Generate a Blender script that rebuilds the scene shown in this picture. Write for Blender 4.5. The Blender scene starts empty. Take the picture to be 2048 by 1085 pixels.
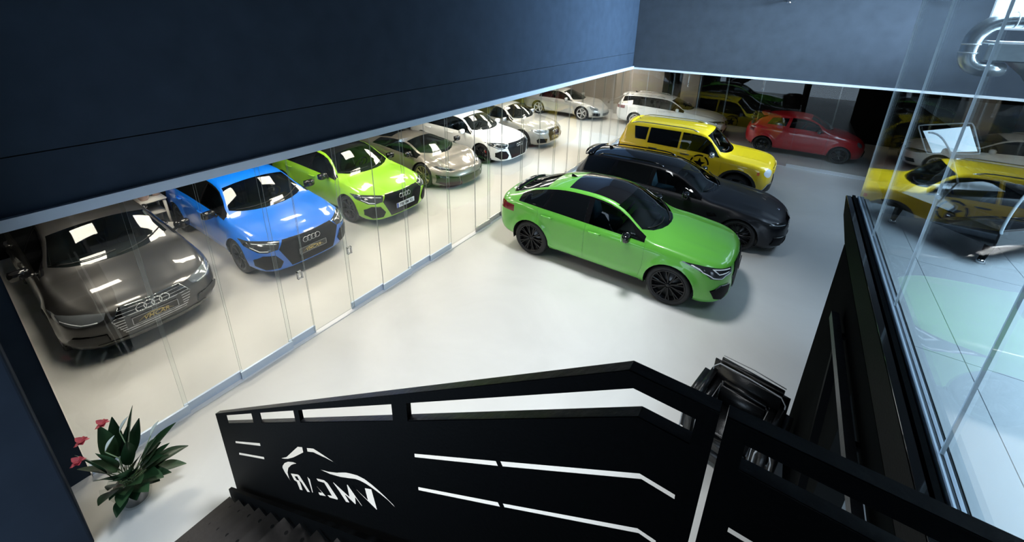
import bpy, bmesh, math, random
import numpy as np
from mathutils import Vector, Matrix, Euler
R = math.radians
S = bpy.context.scene
COL = S.collection
random.seed(7)

# ------------------------------------------------------------------ camera
cam_data = bpy.data.cameras.new('camera')
cam = bpy.data.objects.new('camera', cam_data); COL.objects.link(cam)
RX, RY, RZ, FPX, PX, PY = 0.33382, -0.58284, 0.021644, 823.74, 1031.02, 321.31
fwd = Vector((math.sin(RY)*math.cos(RX), math.cos(RY)*math.cos(RX), -math.sin(RX)))
rt = Vector((math.cos(RY), -math.sin(RY), 0)); up = rt.cross(fwd)
r2 = math.cos(RZ)*rt + math.sin(RZ)*up; u2 = -math.sin(RZ)*rt + math.cos(RZ)*up
m = Matrix((r2, u2, -fwd)).transposed().to_4x4(); m.translation = (0, 0, 4.28)
cam.matrix_world = m
cam_data.sensor_width = 36; cam_data.sensor_fit = 'HORIZONTAL'
cam_data.lens = FPX/2048*36
cam_data.shift_x = -(PX-1024)/2048
cam_data.shift_y = (PY-542.5)/2048
cam_data.clip_start = 0.02; cam_data.clip_end = 200
S.camera = cam

# ------------------------------------------------------------------ world and light
S.view_settings.view_transform = 'Standard'; S.view_settings.look = 'None'
S.view_settings.gamma = 1; S.view_settings.use_curve_mapping = False
S.view_settings.exposure = 0.0
S.cycles.use_denoising = True
S.cycles.max_bounces = 10; S.cycles.diffuse_bounces = 4; S.cycles.glossy_bounces = 6
S.cycles.transparent_max_bounces = 32; S.cycles.transmission_bounces = 8
S.cycles.caustics_reflective = False; S.cycles.caustics_refractive = False
S.cycles.sample_clamp_indirect = 8
W = bpy.data.worlds.new('world'); S.world = W; W.use_nodes = True
bg = W.node_tree.nodes['Background']; bg.inputs[0].default_value = (0.62, 0.80, 1.0, 1); bg.inputs[1].default_value = 3.0
DAY = []
def area(name, loc, rot, sx, sy, power, color, spread=180):
    l = bpy.data.lights.new(name, 'AREA'); l.shape = 'RECTANGLE'; l.size = sx; l.size_y = sy
    l.energy = power; l.color = color; l.spread = R(spread)
    o = bpy.data.objects.new(name, l); o.location = loc; o.rotation_euler = rot; COL.objects.link(o)
    return o
# unseen daylight lamps added indoors: one for the street window, the rest overhead
area('overhead_daylight_fill', (3.9, 12.0, 6.1), (0, R(-25), 0), 3.0, 4.5, 400, (0.56, 0.77, 1.0), 150)
area('window_daylight', (4.6, 12.6, 4.7), (0, R(84), 0), 2.2, 3.8, 1000, (0.54, 0.77, 1.0), 80)
area('overhead_daylight_fill', (4.0, 2.6, 6.1), (0, 0, 0), 4.0, 4.0, 400, (0.58, 0.80, 1.0), 90)  # added lamp without a roof opening, brightens the upper floor tiles
for y in (2.0, 6.0): area('hall_floor_fill', (-2.2, y, 6.2), (0, 0, 0), 1.0, 1.0, 62, (0.93, 0.97, 1.0), 70)  # added unseen fill, brightens the hall floor and spares the walls
PANEL_E = 27.0
BACK_E = 2.4

# ------------------------------------------------------------------ materials
def nt(name):
    mt = bpy.data.materials.new(name); mt.use_nodes = True
    return mt, mt.node_tree, mt.node_tree.nodes['Principled BSDF']
def mat(name, col, rough=0.5, metal=0.0, coat=0.0, noise=0.0, nscale=20, bump=0.0, spec=0.5, emit=None, es=0):
    mt, t, b = nt(name)
    b.inputs['Base Color'].default_value = (*col, 1); b.inputs['Roughness'].default_value = rough
    b.inputs['Metallic'].default_value = metal; b.inputs['Coat Weight'].default_value = coat
    b.inputs['Coat Roughness'].default_value = 0.03; b.inputs['Specular IOR Level'].default_value = spec
    if emit: b.inputs['Emission Color'].default_value = (*emit, 1); b.inputs['Emission Strength'].default_value = es
    if noise or bump:
        tc = t.nodes.new('ShaderNodeTexCoord'); n = t.nodes.new('ShaderNodeTexNoise')
        n.inputs['Scale'].default_value = nscale; n.inputs['Detail'].default_value = 6
        t.links.new(tc.outputs['Object'], n.inputs['Vector'])
        if noise:
            mx = t.nodes.new('ShaderNodeMix'); mx.data_type = 'RGBA'
            mx.inputs[6].default_value = (*[c*(1-noise) for c in col], 1); mx.inputs[7].default_value = (*[min(1, c*(1+noise)) for c in col], 1)
            t.links.new(n.outputs['Fac'], mx.inputs[0]); t.links.new(mx.outputs[2], b.inputs['Base Color'])
        if bump:
            bp = t.nodes.new('ShaderNodeBump'); bp.inputs['Strength'].default_value = bump; bp.inputs['Distance'].default_value = 0.01
            t.links.new(n.outputs['Fac'], bp.inputs['Height']); t.links.new(bp.outputs[0], b.inputs['Normal'])
    return mt
def glass(name, tint=(0.96, 0.98, 0.97), ior=1.5, gloss=(1, 1, 1)):
    mt = bpy.data.materials.new(name); mt.use_nodes = True; t = mt.node_tree; t.nodes.clear()
    out = t.nodes.new('ShaderNodeOutputMaterial'); mx = t.nodes.new('ShaderNodeMixShader')
    fr = t.nodes.new('ShaderNodeFresnel'); fr.inputs[0].default_value = ior
    tr = t.nodes.new('ShaderNodeBsdfTransparent'); tr.inputs[0].default_value = (*tint, 1)
    gl = t.nodes.new('ShaderNodeBsdfGlossy'); gl.inputs['Roughness'].default_value = 0.0; gl.inputs[0].default_value = (*gloss, 1)
    # faces seen from behind would turn the ior round: use 1/ior there
    geo = t.nodes.new('ShaderNodeNewGeometry'); mr = t.nodes.new('ShaderNodeMapRange')
    fr2 = t.nodes.new('ShaderNodeFresnel'); fr2.inputs[0].default_value = ior
    mr.inputs['From Min'].default_value = 0; mr.inputs['From Max'].default_value = 1
    mr.inputs['To Min'].default_value = ior; mr.inputs['To Max'].default_value = 1/ior
    t.links.new(mr.outputs[0], fr.inputs[0]); t.links.new(geo.outputs['Backfacing'], mr.inputs['Value'])
    t.links.new(fr.outputs[0], mx.inputs[0]); t.links.new(tr.outputs[0], mx.inputs[1]); t.links.new(gl.outputs[0], mx.inputs[2])
    t.links.new(mx.outputs[0], out.inputs[0])
    return mt
def floor_mat():
    mt, t, b = nt('microcement_floor')
    tc = t.nodes.new('ShaderNodeTexCoord')
    n = t.nodes.new('ShaderNodeTexNoise'); n.inputs['Scale'].default_value = 0.55; n.inputs['Detail'].default_value = 8; n.inputs['Roughness'].default_value = 0.6; n.inputs['Distortion'].default_value = 0.7
    n2 = t.nodes.new('ShaderNodeTexNoise'); n2.inputs['Scale'].default_value = 14; n2.inputs['Detail'].default_value = 6
    t.links.new(tc.outputs['Object'], n.inputs[0]); t.links.new(tc.outputs['Object'], n2.inputs[0])
    cr = t.nodes.new('ShaderNodeValToRGB'); cr.color_ramp.elements[0].position = 0.3; cr.color_ramp.elements[1].position = 0.72
    cr.color_ramp.elements[0].color = (0.60, 0.595, 0.57, 1); cr.color_ramp.elements[1].color = (0.70, 0.695, 0.67, 1)
    mx = t.nodes.new('ShaderNodeMix'); mx.data_type = 'RGBA'; mx.blend_type = 'MULTIPLY'; mx.inputs[0].default_value = 0.25
    t.links.new(n.outputs['Fac'], cr.inputs[0]); t.links.new(cr.outputs[0], mx.inputs[6]); t.links.new(n2.outputs['Color'], mx.inputs[7])
    mr = t.nodes.new('ShaderNodeMapRange'); mr.inputs['To Min'].default_value = 0.28; mr.inputs['To Max'].default_value = 0.42
    t.links.new(n.outputs['Fac'], mr.inputs['Value']); t.links.new(mr.outputs[0], b.inputs['Roughness'])
    t.links.new(cr.outputs[0], b.inputs['Base Color'])
    return mt
M = {
 'floor': floor_mat(),
 'wall': mat('dark_blue_grey_wall', (0.029, 0.043, 0.066), 0.8, noise=0.22, nscale=3.5, bump=0.12, spec=0.08),
 'wall_rear': mat('slate_grey_wall', (0.060, 0.070, 0.086), 0.8, noise=0.25, nscale=3.0, bump=0.1, spec=0.1),
 'wall_dark': mat('dark_navy_wall', (0.020, 0.028, 0.042), 0.8, noise=0.25, nscale=4, bump=0.1, spec=0.05),
 'wall_grey': mat('charcoal_wall', (0.050, 0.052, 0.056), 0.6, noise=0.2, nscale=3, bump=0.1),
 'warm_grey': mat('warm_grey_column', (0.30, 0.27, 0.24), 0.6, noise=0.1, nscale=2),
 'black_wall': mat('black_wall', (0.010, 0.011, 0.011), 0.9, noise=0.2, nscale=5, spec=0.0),
 'ceiling': mat('ceiling_paint', (0.55, 0.55, 0.53), 0.8),
 'ceiling_dark': mat('dark_ceiling', (0.05, 0.055, 0.065), 0.8),
 'rail_alu': mat('pale_aluminium', (0.62, 0.73, 0.88), 0.35, metal=0.3),
 'rail_white': mat('white_track', (0.8, 0.82, 0.84), 0.4),
 'glass': glass('clear_glass'),
 'glass_thin': glass('low_reflection_glass', (0.97, 0.985, 0.98), 1.36),
 'glass_edge': mat('glass_edge', (0.80, 0.90, 0.98), 0.2),
 'glass_edge_dark': mat('glass_edge_grey', (0.30, 0.33, 0.33), 0.3),
 'steel_black': mat('black_powder_coat', (0.0025, 0.003, 0.0035), 0.6, noise=0.3, nscale=60, bump=0.15, spec=0.04),
 'wood_black': mat('black_stained_top', (0.012, 0.013, 0.015), 0.38, noise=0.4, nscale=30, bump=0.3),
 'tread': mat('dark_tread_plate', (0.030, 0.025, 0.023), 0.6, noise=0.35, nscale=25, bump=0.2),
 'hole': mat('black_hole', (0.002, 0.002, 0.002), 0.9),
 'tile': mat('pale_concrete_tile', (0.52, 0.58, 0.63), 0.4, noise=0.06, nscale=6),
 'grout': mat('dark_grout', (0.10, 0.12, 0.14), 0.8),
 'tyre': mat('black_rubber', (0.010, 0.010, 0.011), 0.65),
 'rim_black': mat('gloss_black_rim', (0.004, 0.004, 0.005), 0.22, spec=0.35),
 'rim_grey': mat('dark_grey_rim', (0.035, 0.038, 0.045), 0.3, metal=0.6),
 'rim_silver': mat('silver_rim', (0.62, 0.62, 0.62), 0.3, metal=0.6),
 'rim_gold': mat('bronze_rim', (0.20, 0.19, 0.09), 0.35, metal=0.7),
 'disc': mat('brake_disc', (0.20, 0.20, 0.20), 0.4, metal=0.9),
 'caliper': mat('red_caliper', (0.45, 0.01, 0.01), 0.4),
 'gloss_black': mat('gloss_black_trim', (0.006, 0.006, 0.007), 0.08, coat=0.5),
 'trim': mat('black_plastic', (0.012, 0.012, 0.013), 0.5),
 'mesh': mat('black_honeycomb', (0.006, 0.0065, 0.008), 0.5, noise=0.5, nscale=70, bump=0.3, spec=0.12),
 'stud': mat('gloss_dark_stud', (0.03, 0.032, 0.036), 0.2, metal=0.4),
 'chrome': mat('chrome', (0.78, 0.79, 0.80), 0.12, metal=1.0),
 'chrome_dull': mat('satin_chrome', (0.55, 0.56, 0.58), 0.25, metal=0.9),
 'interior': mat('dark_interior', (0.018, 0.020, 0.023), 0.7),
 'seat_blue': mat('pale_blue_leather', (0.22, 0.36, 0.48), 0.45),
 'seat_dark': mat('dark_leather', (0.03, 0.033, 0.038), 0.5),
 'car_glass': glass('tinted_glass', (0.42, 0.50, 0.48)),
 'car_glass_side': glass('side_glass', (0.28, 0.33, 0.33)),
 'car_glass_dark': mat('privacy_glass', (0.004, 0.005, 0.006), 0.03, spec=0.7),
 'lens': mat('headlight_housing', (0.30, 0.33, 0.36), 0.12, metal=0.6, coat=0.6),
 'lens_dark': mat('dark_headlight', (0.04, 0.045, 0.05), 0.1, metal=0.3, coat=0.8),
 'lamp_white': mat('clear_lamp', (0.75, 0.80, 0.85), 0.15, coat=0.5),
 'tail_red': mat('red_tail_light', (0.16, 0.004, 0.010), 0.12, coat=0.7),
 'orange': mat('orange_indicator', (0.8, 0.12, 0.01), 0.3),
 'white': mat('white_lacquer', (0.72, 0.70, 0.66), 0.35),
 'plate_white': mat('white_plate', (0.75, 0.78, 0.82), 0.3),
 'plate_black': mat('black_plate', (0.02, 0.018, 0.014), 0.3),
 'gold': mat('gold_letters', (0.60, 0.45, 0.14), 0.35, metal=0.3),
 'letters_black': mat('black_letters', (0.01, 0.01, 0.012), 0.4),
 'blue_band': mat('blue_plate_band', (0.01, 0.06, 0.40), 0.4),
 'leather': mat('black_leather', (0.005, 0.0055, 0.006), 0.32, noise=0.3, nscale=80, bump=0.2),
 'piping': mat('white_piping', (0.45, 0.46, 0.47), 0.35),
 'galv': mat('galvanised_duct', (0.55, 0.60, 0.62), 0.28, metal=0.9, noise=0.2, nscale=12),
 'leaf': mat('dark_green_leaf', (0.012, 0.040, 0.016), 0.35, noise=0.5, nscale=12),
 'leaf2': mat('mid_green_leaf', (0.035, 0.085, 0.035), 0.4, noise=0.5, nscale=12),
 'spathe': mat('white_spathe', (0.62, 0.66, 0.58), 0.45),
 'pink': mat('pink_bract', (0.55, 0.07, 0.10), 0.5, noise=0.3, nscale=30),
 'stem': mat('pale_stem', (0.25, 0.35, 0.18), 0.5),
 'cello': glass('clear_cellophane', (0.80, 0.82, 0.80), 1.8),
 'pot': mat('dark_plant_pot', (0.05, 0.045, 0.04), 0.5),
 'pale_blue_sheet': mat('pale_blue_emissive', (0.55, 0.74, 0.92), 0.35, emit=(0.50, 0.75, 1.0), es=1.6),
 'acrylic': glass('clear_acrylic', (0.95, 0.97, 0.98), 1.9),
 'acrylic_edge': mat('acrylic_edge', (0.75, 0.85, 0.92), 0.2),
}
def emission(name, col, s):
    mt = bpy.data.materials.new(name); mt.use_nodes = True; t = mt.node_tree; t.nodes.clear()
    o = t.nodes.new('ShaderNodeOutputMaterial'); e = t.nodes.new('ShaderNodeEmission'); e.inputs[0].default_value = (*col, 1); e.inputs[1].default_value = s
    t.links.new(e.outputs[0], o.inputs[0]); return mt
M['led_warm'] = emission('warm_led_panel', (1.0, 0.90, 0.75), PANEL_E)
M['led_back'] = emission('dim_led_panel', (1.0, 0.92, 0.80), BACK_E)
M['led_spot'] = emission('spot_led', (1.0, 1.0, 1.0), 12.0)
def paint(name, col, metal=0.0, rough=0.35, coat=1.0):
    mt = mat(name, col, rough, metal, coat); return mt

# ------------------------------------------------------------------ helpers
def finish(name, bm, m, parent=None, smooth=False, mats=None):
    me = bpy.data.meshes.new(name); bm.normal_update(); bm.to_mesh(me); bm.free()
    o = bpy.data.objects.new(name, me); COL.objects.link(o)
    for x in (mats or [m]): me.materials.append(x)
    if smooth: me.shade_smooth()
    if parent is not None: o.parent = parent
    return o
def tag(o, label=None, cat=None, group=None, kind=None):
    if label: o['label'] = label
    if cat: o['category'] = cat
    if group: o['group'] = group
    if kind: o['kind'] = kind
    return o
def thing(name, label, cat, loc=(0, 0, 0), rz=0, group=None):
    o = bpy.data.objects.new(name, None); COL.objects.link(o); o.location = loc; o.rotation_euler = (0, 0, rz)
    o.empty_display_size = 0.2
    return tag(o, label, cat, group)
def box(bm, x0, x1, y0, y1, z0, z1, mi=0):
    v = [bm.verts.new(p) for p in ((x0,y0,z0),(x1,y0,z0),(x1,y1,z0),(x0,y1,z0),(x0,y0,z1),(x1,y0,z1),(x1,y1,z1),(x0,y1,z1))]
    fs = [bm.faces.new([v[i] for i in q]) for q in ((3,2,1,0),(4,5,6,7),(0,1,5,4),(1,2,6,5),(2,3,7,6),(3,0,4,7))]
    for f in fs: f.material_index = mi
    return v
def boxo(name, x0, x1, y0, y1, z0, z1, m, parent=None, bev=0.0, seg=1):
    bm = bmesh.new(); box(bm, x0, x1, y0, y1, z0, z1)
    if bev: bmesh.ops.bevel(bm, geom=bm.edges[:], offset=bev, segments=seg, affect='EDGES', profile=0.5)
    return finish(name, bm, m, parent, smooth=False)
def structure(o): o['kind'] = 'structure'; return o
def tube(bm, pts, r, seg=8, mi=0, caps=True):
    pts = [Vector(p) for p in pts]; rings = []
    rr = r if isinstance(r, (list, tuple)) else [r]*len(pts)
    prev = None
    for i, p in enumerate(pts):
        d = (pts[min(i+1, len(pts)-1)] - pts[max(i-1, 0)])
        if d.length < 1e-9: d = Vector((0, 0, 1))
        d.normalize()
        if prev is None:
            a = d.orthogonal().normalized()
        else:
            a = (prev - d*prev.dot(d)); a = a.normalized() if a.length > 1e-6 else d.orthogonal().normalized()
        prev = a; b = d.cross(a)
        rings.append([bm.verts.new(p + (a*math.cos(2*math.pi*k/seg) + b*math.sin(2*math.pi*k/seg))*rr[i]) for k in range(seg)])
    for i in range(len(rings)-1):
        for k in range(seg):
            f = bm.faces.new((rings[i][k], rings[i][(k+1)%seg], rings[i+1][(k+1)%seg], rings[i+1][k])); f.smooth = True; f.material_index = mi
    if caps:
        bm.faces.new(rings[0][::-1]).material_index = mi; bm.faces.new(rings[-1]).material_index = mi
def bar(bm, p, q, w, h, upv=(0, 0, 1)):
    """box along p->q"""
    p = Vector(p); q = Vector(q); d = (q-p).normalized(); u = Vector(upv); s = d.cross(u).normalized(); u = s.cross(d)
    v = [bm.verts.new(b + s*sx*w/2 + u*sz*h/2) for b in (p, q) for sx, sz in ((-1,-1),(1,-1),(1,1),(-1,1))]
    for k in ((0,1,2,3),(7,6,5,4),(0,4,5,1),(1,5,6,2),(2,6,7,3),(3,7,4,0)): bm.faces.new([v[i] for i in k])
def lathe(bm, prof, seg=32, axis='y', close=False, mi=0):
    """prof: (r, h) pairs; revolve round the axis through the origin"""
    rings = []
    for r, h in prof:
        ring = []
        for k in range(seg):
            a = 2*math.pi*k/seg; c, s = math.cos(a)*r, math.sin(a)*r
            ring.append(bm.verts.new((c, h, s) if axis == 'y' else (c, s, h)))
        rings.append(ring)
    n = len(rings)
    for i in range(n if close else n-1):
        a, b = rings[i], rings[(i+1) % n]
        for k in range(seg):
            f = bm.faces.new((a[k], a[(k+1)%seg], b[(k+1)%seg], b[k])); f.smooth = True; f.material_index = mi
    return rings
def pchip(xs, ys, x):
    xs = np.asarray(xs, float); ys = np.asarray(ys, float); x = np.clip(np.asarray(x, float), xs[0], xs[-1])
    h = np.diff(xs); d = np.diff(ys)/h; n = len(xs); mm = np.zeros(n)
    if n == 2: return ys[0] + d[0]*(x-xs[0])
    for i in range(1, n-1):
        if d[i-1]*d[i] > 0:
            w1 = 2*h[i]+h[i-1]; w2 = h[i]+2*h[i-1]; mm[i] = (w1+w2)/(w1/d[i-1]+w2/d[i])
    mm[0] = d[0]; mm[-1] = d[-1]
    i = np.clip(np.searchsorted(xs, x, side='right')-1, 0, n-2); t = (x-xs[i])/h[i]
    return ((1+2*t)*(1-t)**2*ys[i] + t*(1-t)**2*h[i]*mm[i] + t*t*(3-2*t)*ys[i+1] + t*t*(t-1)*h[i]*mm[i+1])
def poly2d_mesh(outer, holes, thick):
    """flat sheet with holes, in the local xy plane, thickness along z; returns a mesh"""
    cu = bpy.data.curves.new('tmp', 'CURVE'); cu.dimensions = '2D'; cu.fill_mode = 'BOTH'; cu.extrude = thick/2
    for pts in [outer]+holes:
        sp = cu.splines.new('POLY'); sp.points.add(len(pts)-1); sp.use_cyclic_u = True
        for i, p in enumerate(pts): sp.points[i].co = (p[0], p[1], 0, 1)
    o = bpy.data.objects.new('tmp', cu); COL.objects.link(o)
    dg = bpy.context.evaluated_depsgraph_get(); me = bpy.data.meshes.new_from_object(o.evaluated_get(dg))
    bpy.data.objects.remove(o); bpy.data.curves.remove(cu); return me
def text_mesh(s, size, extrude=0.001, shear=0.0, bold=0.0):
    cu = bpy.data.curves.new('tmp', 'FONT'); cu.body = s; cu.size = size; cu.extrude = extrude; cu.shear = shear; cu.offset = bold
    cu.align_x = 'CENTER'; cu.align_y = 'CENTER'; cu.resolution_u = 3
    o = bpy.data.objects.new('tmp', cu); COL.objects.link(o)
    dg = bpy.context.evaluated_depsgraph_get(); me = bpy.data.meshes.new_from_object(o.evaluated_get(dg))
    bpy.data.objects.remove(o); bpy.data.curves.remove(cu); return me

# ================================================================== the room
GX = -4.9        # plane of the left sliding glass
GY = 15.0        # plane of the rear sliding glass
RZT = 2.62       # top of the glass runs
CEIL = 6.3
def setting(name, *a, **k): return structure(boxo(name, *a, **k))
setting('floor', -11.4, 9.0, -1.6, 20.4, -0.2, 0.0, M['floor'])
wl = setting('wall_left', GX-0.25, GX, -1.6, GY+0.25, 3.19, CEIL, M['wall'])
boxo('wall_panel', GX-0.25, GX, -1.6, GY+0.25, RZT+0.10, 3.18, M['wall'], wl)
boxo('wall_panel', GX-0.22, GX-0.012, -1.6, GY+0.2, 3.17, 3.20, M['black_wall'], wl)
wb = setting('wall_back', GX+0.004, 3.62, GY, GY+0.25, RZT+0.06, CEIL, M['wall_rear'])
boxo('wall_part', 3.62, 9.0, GY, GY+0.25, RZT+0.06, 4.24, M['wall_rear'], wb)
boxo('wall_part', 3.62, 9.0, GY, GY+0.25, 5.3, CEIL, M['wall_rear'], wb)
w2 = setting('window_2', 3.62, 9.0, GY+.05, GY+.10, 4.24, 4.28, M['rail_white'])
for k in range(8): boxo('window_frame', 3.62+.7*k, 3.66+.7*k, GY+.05, GY+.10, 4.24, 5.3, M['rail_white'], w2)
# the pier the glass starts from, and the nearer corner it turns into
setting('wall_pier', GX-0.25, GX, -1.6, 0.065, 0.0, 2.72, M['wall'])
setting('wall_near', GX+0.002, -4.12, -1.6, -0.075, 0.0, 5.0, M['wall_dark'], bev=0.02, seg=3)
setting('wall_far_left', -11.4, -11.1, -1.6, 20.4, 0, RZT+0.1, M['black_wall'])
setting('wall_near_left', -11.1, GX-0.25, -1.6, -1.5, 0, RZT+0.1, M['black_wall'])
wf = setting('wall_far', -11.1, 9.0, 20.0, 20.2, 0, RZT+0.1, M['black_wall'])
boxo('wall_column', -6.9, -4.75, 19.0, 20.0, 0, RZT, M['warm_grey'], wf)
boxo('wall_column', -4.0, -3.3, 19.2, 20.0, 0, RZT, M['warm_grey'], wf)
boxo('wall_cladding', -11.1, -6.9, 19.8, 19.98, 0, RZT, M['warm_grey'], wf)
setting('ceiling_left', -11.1, GX-0.25, -1.6, 20.0, RZT+0.1, RZT+0.25, M['ceiling'])
setting('ceiling_rear', GX-0.25, 9.0, GY+0.25, 20.0, RZT+0.1, RZT+0.25, M['ceiling_dark'])
setting('ceiling', GX-0.25, 9.0, -1.6, GY+0.25, CEIL, CEIL+0.15, M['ceiling_dark'])
setting('wall_rear', -4.12, 9.0, -1.8, -1.6, 2.5, CEIL, M['wall_grey'])
# street front with its tall window (right side, outside the frame, seen only in reflections)
wr = setting('wall_right', 9.0, 9.2, -1.6, 5.3, 0, CEIL, M['wall_grey'])
boxo('wall_strip', 9.0, 9.2, 14.7, 20.4, 0, CEIL, M['wall_grey'], wr)
boxo('wall_strip', 9.0, 9.2, 5.3, 14.7, 0, 1.0, M['wall_grey'], wr)
boxo('wall_strip', 9.0, 9.2, 5.3, 14.7, 5.8, CEIL, M['wall_grey'], wr)
wn = structure(boxo('window_1', 9.05, 9.12, 5.3, 14.7, 0.95, 1.05, M['rail_white']))
for k in range(6):
    y = 5.3 + 9.4*k/5
    boxo('window_frame', 9.04, 9.14, y-0.05, y+0.05, 1.0, 5.8, M['rail_white'], wn)
boxo('window_frame', 9.04, 9.14, 5.3, 14.7, 4.3, 4.4, M['rail_white'], wn)
# black low block beyond the upper floor
setting('wall_low_block', 2.62, 8.9, 5.6, GY-0.01, 0.0, 2.52, M['black_wall'])

# tracks and rails
t1 = structure(boxo('trim_left', GX-0.06, GX+0.05, 0.03, GY+0.05, RZT, RZT+0.10, M['rail_alu']))
t2 = structure(boxo('trim_back', GX-0.06, 9.0, GY-0.05, GY+0.06, RZT, RZT+0.065, M['rail_white']))
structure(boxo('trim_floor_left', GX-0.03, GX+0.055, 0.07, GY, 0.0, 0.012, M['rail_white']))
structure(boxo('trim_floor_back', GX, 2.6, GY-0.05, GY+0.03, 0.0, 0.012, M['rail_white']))

# ceiling lamps of the left zone
def ordinal(i): return names[i] if i < len(names) else 'last'
lampspots = [(x, y) for y in (0.9, 2.6, 4.3, 6.0, 7.7, 9.4, 11.1, 12.8, 14.5, 16.2, 17.9) for x in (-6.4, -8.4)]
names = ['first', 'second', 'third', 'fourth', 'fifth', 'sixth', 'seventh', 'eighth', 'ninth', 'tenth', 'eleventh', 'twelfth', 'thirteenth', 'fourteenth']
lamp0 = None
for i, (x, y) in enumerate(lampspots):
    if lamp0 is None:
        lamp0 = thing('ceiling_panel_light', 'x', 'ceiling light', (x, y, RZT+0.1))
        boxo('frame', -0.32, 0.32, -0.32, 0.32, -0.03, 0.0, M['rail_white'], lamp0)
        boxo('diffuser', -0.29, 0.29, -0.29, 0.29, -0.036, -0.031, M['led_warm'], lamp0)
        o = lamp0
    else:
        o = lamp0.copy(); COL.objects.link(o); o.location = (x, y, RZT+0.1)
        for c in list(lamp0.children):
            d = c.copy(); COL.objects.link(d); d.parent = o
    tag(o, '%s panel light from the near end, %s line over the left row' % (ordinal(i//2), 'front' if i % 2 == 0 else 'back'), 'ceiling light', 'panel lights over the left row')
for x in (-2.5, 1.0):
    o = lamp0.copy(); COL.objects.link(o); o.location = (x, 17.2, RZT+0.1)
    for c in list(lamp0.children):
        d = c.copy(); COL.objects.link(d); d.parent = o
        if d.name.startswith('diffuser'):
            d.data = d.data.copy(); d.data.materials[0] = M['led_back']
    tag(o, 'dim panel light in the dark ceiling behind the rear glass, %s' % ('above the white estate' if x < 0 else 'above the red car'), 'ceiling light', 'dim panel lights behind the rear glass')

# ------------------------------------------------------------------ sliding glass
def ordinal(i): return names[i] if i < len(names) else 'last'
def glass_panel(name, a, b, off, label, axis, rail=None, handle=False, z0=0.012):
    """a..b along the run; off = distance of the pane from the run's plane"""
    t = thing(name, label, 'glass panel')
    th = 0.010
    bm = bmesh.new()
    if axis == 'y': box(bm, GX+off-th/2, GX+off+th/2, a, b, z0+0.04, RZT)
    else: box(bm, a, b, GY+off-th/2, GY+off+th/2, z0+0.04, RZT)
    for f in bm.faces:
        n = f.normal if f.normal.length else f.normal
    bm.normal_update()
    for f in bm.faces:
        n = f.normal
        f.material_index = 0 if (abs(n.x) > .5 if axis == 'y' else abs(n.y) > .5) else 1
    finish('pane', bm, None, t, mats=[M['glass_thin'], M['glass_edge_dark']])
    if rail:
        if axis == 'y': boxo('bottom_rail', GX+off-0.014, GX+off+0.014, a, b, z0, z0+0.11, rail, t, 0.002)
        else: boxo('bottom_rail', a, b, GY+off-0.014, GY+off+0.014, z0, z0+0.09, rail, t, 0.002)
    if handle:
        y = b-0.08 if handle > 0 else a+0.08
        bm = bmesh.new()
        for s in (-1, 1):
            for (dy0, dy1, dz0, dz1) in ((-.035,-.022,-.055,.055),(.022,.035,-.055,.055),(-.035,.035,-.055,-.045),(-.035,.035,.045,.055)):
                box(bm, GX+off+s*0.012-0.006, GX+off+s*0.012+0.006, y+dy0, y+dy1, 1.0+dz0, 1.0+dz1)
        finish('handle', bm, M['chrome_dull'], t)
    return t
JY = [0.075, 0.88, 1.45, 2.06, 2.40, 3.02, 3.60, 4.17, 4.66, 5.20, 5.98, 6.44, 6.90, 7.7, 8.5, 9.3, 10.1, 10.9, 11.7, 12.5, 13.3, 14.1, 14.95]
for i in range(len(JY)-1):
    a, b = JY[i], JY[i+1]
    blank = (abs(a-2.40) < .01 or abs(a-5.20) < .01)
    # panels overlap and step between three tracks, as in the photograph
    off = (0.017, -0.017)[i % 2]
    r = None if blank else (M['rail_alu'] if b < 5.3 else M['chrome_dull'])
    h = 0
    if abs(b-2.40) < .01: h = 1
    if abs(a-3.02) < .01: h = -1
    where = 'counted from the dark pier' if i < 12 else 'counted from the far corner'
    idx = ordinal(i) if i < 12 else ordinal(len(JY)-2-i)
    glass_panel('sliding_glass_panel', a-(0.03 if i else 0), b, off, '%s sliding glass panel of the left run, %s' % (idx, where), 'y', r, h)['group'] = 'sliding glass panels of the left run'
JX = [-4.86, -4.3, -3.4, -2.55, -1.7, -0.7, 0.36, 1.22, 2.45]
for i in range(len(JX)-1):
    a, b = JX[i], JX[i+1]
    r = M['rail_white'] if a >= 0.35 else None
    glass_panel('sliding_glass_panel', a, b+0.02, (-0.015, 0.015)[i % 2], '%s sliding glass panel of the rear run, counted from the corner' % ordinal(i), 'x', r)['group'] = 'sliding glass panels of the rear run'

# ------------------------------------------------------------------ upper floor, parapet and tall glazing on the right
uf = setting('floor_upper', 0.86, 8.9, -1.6, 5.20, 2.38, 2.575, M['grout'])
xs = [0.86, 1.07, 1.67, 2.27, 2.87, 3.47, 4.07, 4.67]; ys = [-0.8, 0.4, 1.6, 2.8, 4.0, 5.2]
for i in range(len(xs)-1):
    for j in range(len(ys)-1):
        sh = 0.6 if False else 0
        boxo('floor_tile', xs[i]+0.002, xs[i+1]-0.002, ys[j]+sh+0.002, ys[j+1]+sh-0.002, 2.570, 2.582, M['tile'], uf)
setting('floor_upper_edge', 4.67, 8.9, -1.6, 5.2, 2.576, 2.582, M['tile'])
pw = setting('wall_parapet', 0.70, 0.86, 2.84, 4.50, 0.0, 2.36, M['black_wall'])
boxo('wall_lintel', 0.70, 0.86, 1.90, 2.84, 2.08, 2.36, M['black_wall'], pw)
boxo('wall_length', 0.70, 0.86, -1.6, 1.90, 0.0, 2.36, M['black_wall'], pw)
pb = thing('steel_edge_beam', 'long black steel edge beam carrying the tall glazing', 'beam')
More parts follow.
